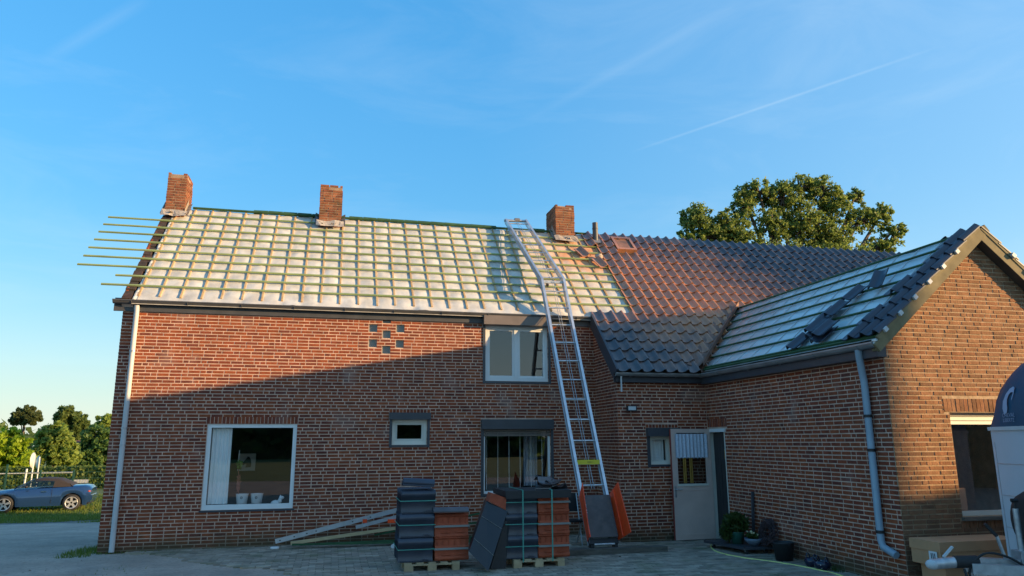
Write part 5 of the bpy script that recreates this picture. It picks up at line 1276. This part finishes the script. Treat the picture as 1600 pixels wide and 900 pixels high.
# ---------------------------------------------------------------- trees
def tree(name, label, lobes, Y, leaf, n, size, seed, base=None, trunk=.2, group=None, depth=.8, clump=None, shell=.45, dens=1.0, grow=1.12):
    """lobes: (px, py, rx_px, rz_px) silhouettes at distance Y; base: pixel of the trunk foot direction"""
    r = random.Random(seed); C = []
    for px, py, rx, rz in lobes:
        c = atY(px, py, Y); s_ = proj(c)[2]/FPX; C.append((c, rx*s_*grow, rx*s_*depth*grow, rz*s_*grow))
    bx_ = sum(c[0].x for c in C)/len(C) if base is None else atY(base, 450, Y).x
    zg = gz(Y); t = thing(name, label, 'tree', (bx_, Y, zg), 0, group)
    zc = sum(c[0].z for c in C)/len(C); tk = MB()
    fork = Vector((bx_, Y, zg+(zc-zg)*.55)); tk.tube([(bx_, Y, zg), (bx_+.1*trunk, Y, zg+(zc-zg)*.3), fork], [trunk*1.25, trunk, trunk*.8], 10)
    tk.build('trunk', M['bark'], t)
    br = MB(); cr = MB(); tot = sum(c[1]*c[3] for c in C)
    for c, a, b, h in C:
        mid = fork.lerp(c, .5)+Vector((r.uniform(-1, 1), r.uniform(-1, 1), r.uniform(0, 1)))*a*.2
        br.tube([fork, mid, c+Vector((0, 0, h*.2))], [trunk*.5, trunk*.3, trunk*.12], 6)
        m = int(n*a*h/tot); nc = max(5, int(m/45))
        for k in range(nc):
            d = Vector((r.gauss(0, 1), r.gauss(0, 1), r.gauss(0, 1))).normalized(); q = r.random()**.33
            cc = c+Vector((d.x*a, d.y*b, d.z*h))*q; cl = (clump or .28)*min(a, h)*r.uniform(.6, 1.3)
            if r.random() < .6: br.tube([c.lerp(cc, .1), c.lerp(cc, .6)+Vector((r.uniform(-1, 1), r.uniform(-1, 1), r.uniform(-1, 1)))*cl*.5, cc], [trunk*.1, trunk*.06, trunk*.03], 4, None, None, False)
            leaves(cr, cc, (cl, cl, cl*.75), int(45*dens), size, r, .3, shell)
    br.build('branches', M['bark'], t); cr.build('crown', M[leaf], t); return t
tree('oak_tree', 'large oak with a loose open crown rising behind the tiled roof', [(1110, 372, 30, 22), (1145, 362, 28, 24), (1090, 345, 28, 26), (1072, 375, 24, 16), (1130, 350, 26, 22), (1165, 320, 22, 28), (1185, 300, 26, 20), (1222, 310, 26, 30), (1250, 295, 24, 22), (1285, 300, 30, 24), (1305, 325, 26, 26), (1335, 312, 16, 18), (1345, 345, 26, 22), (1378, 335, 22, 18), (1395, 365, 22, 18), (1375, 385, 26, 18), (1205, 355, 30, 26), (1255, 350, 36, 34), (1300, 370, 34, 26), (1150, 380, 36, 24), (1200, 420, 80, 40), (1300, 420, 80, 40)], 31, 'oakleaf', 84000, .09, 3, trunk=.42, clump=.29, shell=.9, grow=1.06)
tg = 'trees beyond the hedge'
tree('pine_tree', 'dark round topped pine with a bare stem beyond the hedge', [(32, 650, 13, 9), (48, 650, 13, 10), (40, 643, 12, 8), (38, 657, 18, 7)], 90, 'leaf_pine', 6000, .28, 11, trunk=.16, group=tg)
tree('broadleaf_tree', 'bright yellow green tree in full sun beside the road sign', [(-10, 700, 24, 26), (14, 690, 18, 18), (30, 712, 20, 18), (5, 722, 30, 14), (38, 690, 8, 8)], 47.5, 'leaf_yellow', 9000, .17, 12, trunk=.16, group=tg)
tree('broadleaf_tree', 'rounded olive green tree between the pine and the dark green tree', [(85, 688, 22, 24), (70, 700, 20, 22), (98, 705, 20, 20), (85, 716, 32, 14), (84, 672, 10, 12)], 53, 'leaf_olive', 11000, .18, 13, trunk=.2, group=tg)
tree('broadleaf_tree', 'taller mid green tree standing behind the olive green one', [(104, 655, 16, 18), (118, 660, 14, 18), (128, 678, 12, 20), (95, 665, 10, 14)], 86, 'leaf_green', 8000, .25, 14, trunk=.2, group=tg)
tree('broadleaf_tree', 'dense dark green tree close to the corner of the farmhouse', [(150, 685, 22, 20), (140, 710, 24, 20), (165, 708, 24, 24), (150, 722, 34, 10)], 62, 'leaf_dark', 10000, .20, 15, trunk=.2, group=tg)
tree('broadleaf_tree', 'brownish tree top showing above the dark green tree', [(165, 660, 12, 12), (178, 668, 12, 14)], 80, 'leaf_olive', 1500, .30, 16, trunk=.16, group=tg)
hs_ = thing('white_cottage', 'small white walled cottage glimpsed between the trees', 'house', (-17.5, 62, gz(62)))
c = atY(120, 722, 62); MB().box((c.x-1.6, 62, gz(62)), (c.x+1.4, 66, 1.0), .5).build('wall', M['whitewall'], hs_)
MB().prism([(62-.3, 1.0), (66.3, 1.0), (64, 2.0)], c.x-1.8, c.x+1.6, .5, None, 0).build('roof', M['redtile'], hs_)
# far tree line at the horizon and trees facing the house (seen in the windows)
fl_ = MB(); rt = random.Random(8)
for k in range(700):
    a = rt.uniform(-1.25, .35); R = rt.uniform(150, 190); x, y = R*sin(a), R*cos(a); z = -.6+rt.random()*rt.uniform(2.5, 6.5)
    leaves(fl_, (x, y, z), 1.6, 14, 1.1, rt)
fl_.build('far_woodland', M['leaf_green'], None, 'distant line of woodland on the horizon', 'woodland', None, 'stuff')
wd2 = MB(); rt = random.Random(18)
for k in range(2200): leaves(wd2, (rt.uniform(-75, 24), rt.uniform(-62, -57), rt.random()*5.5), 1.2, 9, 1.1, rt)
wd2.build('field_woodland', M['leaf_dark'], None, 'dense dark woodland edge across the field facing the house', 'woodland', None, 'stuff')
# unseen barn and shed added at the right to shade yard and gable foot
FBN = frame((26, -1.03, 0), Vector((1, -.46, 0)).normalized(), Vector((.46, 1, 0)).normalized(), (0, 0, 1))   # gable ends lie along the sunlight
bn = thing('barn_occluder', 'unseen tall timber barn added to shade the yard', 'barn', tuple(FBN @ Vector((6, -5, 0))))
MB(FBN).prism([(0, 0), (12, 0), (12, 4.5), (6, 8.9), (0, 6.0)], -10, .06, .5, None, 1).build('wall', M['timber_dark'], bn)
MB(FBN).prism([(-.4, 5.8), (6, 8.92), (12.4, 4.4), (12.4, 4.6), (6, 9.15), (-.4, 6.0)], -10.3, .09, .5, None, 1).build('roof', M['redtile'], bn)
MB(FBN).box((-.04, -7.5, 0), (-.003, -4, 3.4), .5).build('door', M['barge'], bn)
sh = thing('shed_occluder', 'unseen low shed added to shade the foot of the gable', 'shed', tuple(FBN @ Vector((3, 4.5, 0))))
MB(FBN).prism([(0, 0), (6, 0), (6, 2.9), (3, 4.6), (0, 2.9)], .0, 9, .5, None, 1).build('wall', M['timber_dark'], sh)
MB(FBN).prism([(-.3, 2.7), (3, 4.62), (6.3, 2.7), (6.3, 2.95), (3, 4.93), (-.3, 2.95)], -.015, 9.3, .5, None, 1).build('roof', M['redtile'], sh)
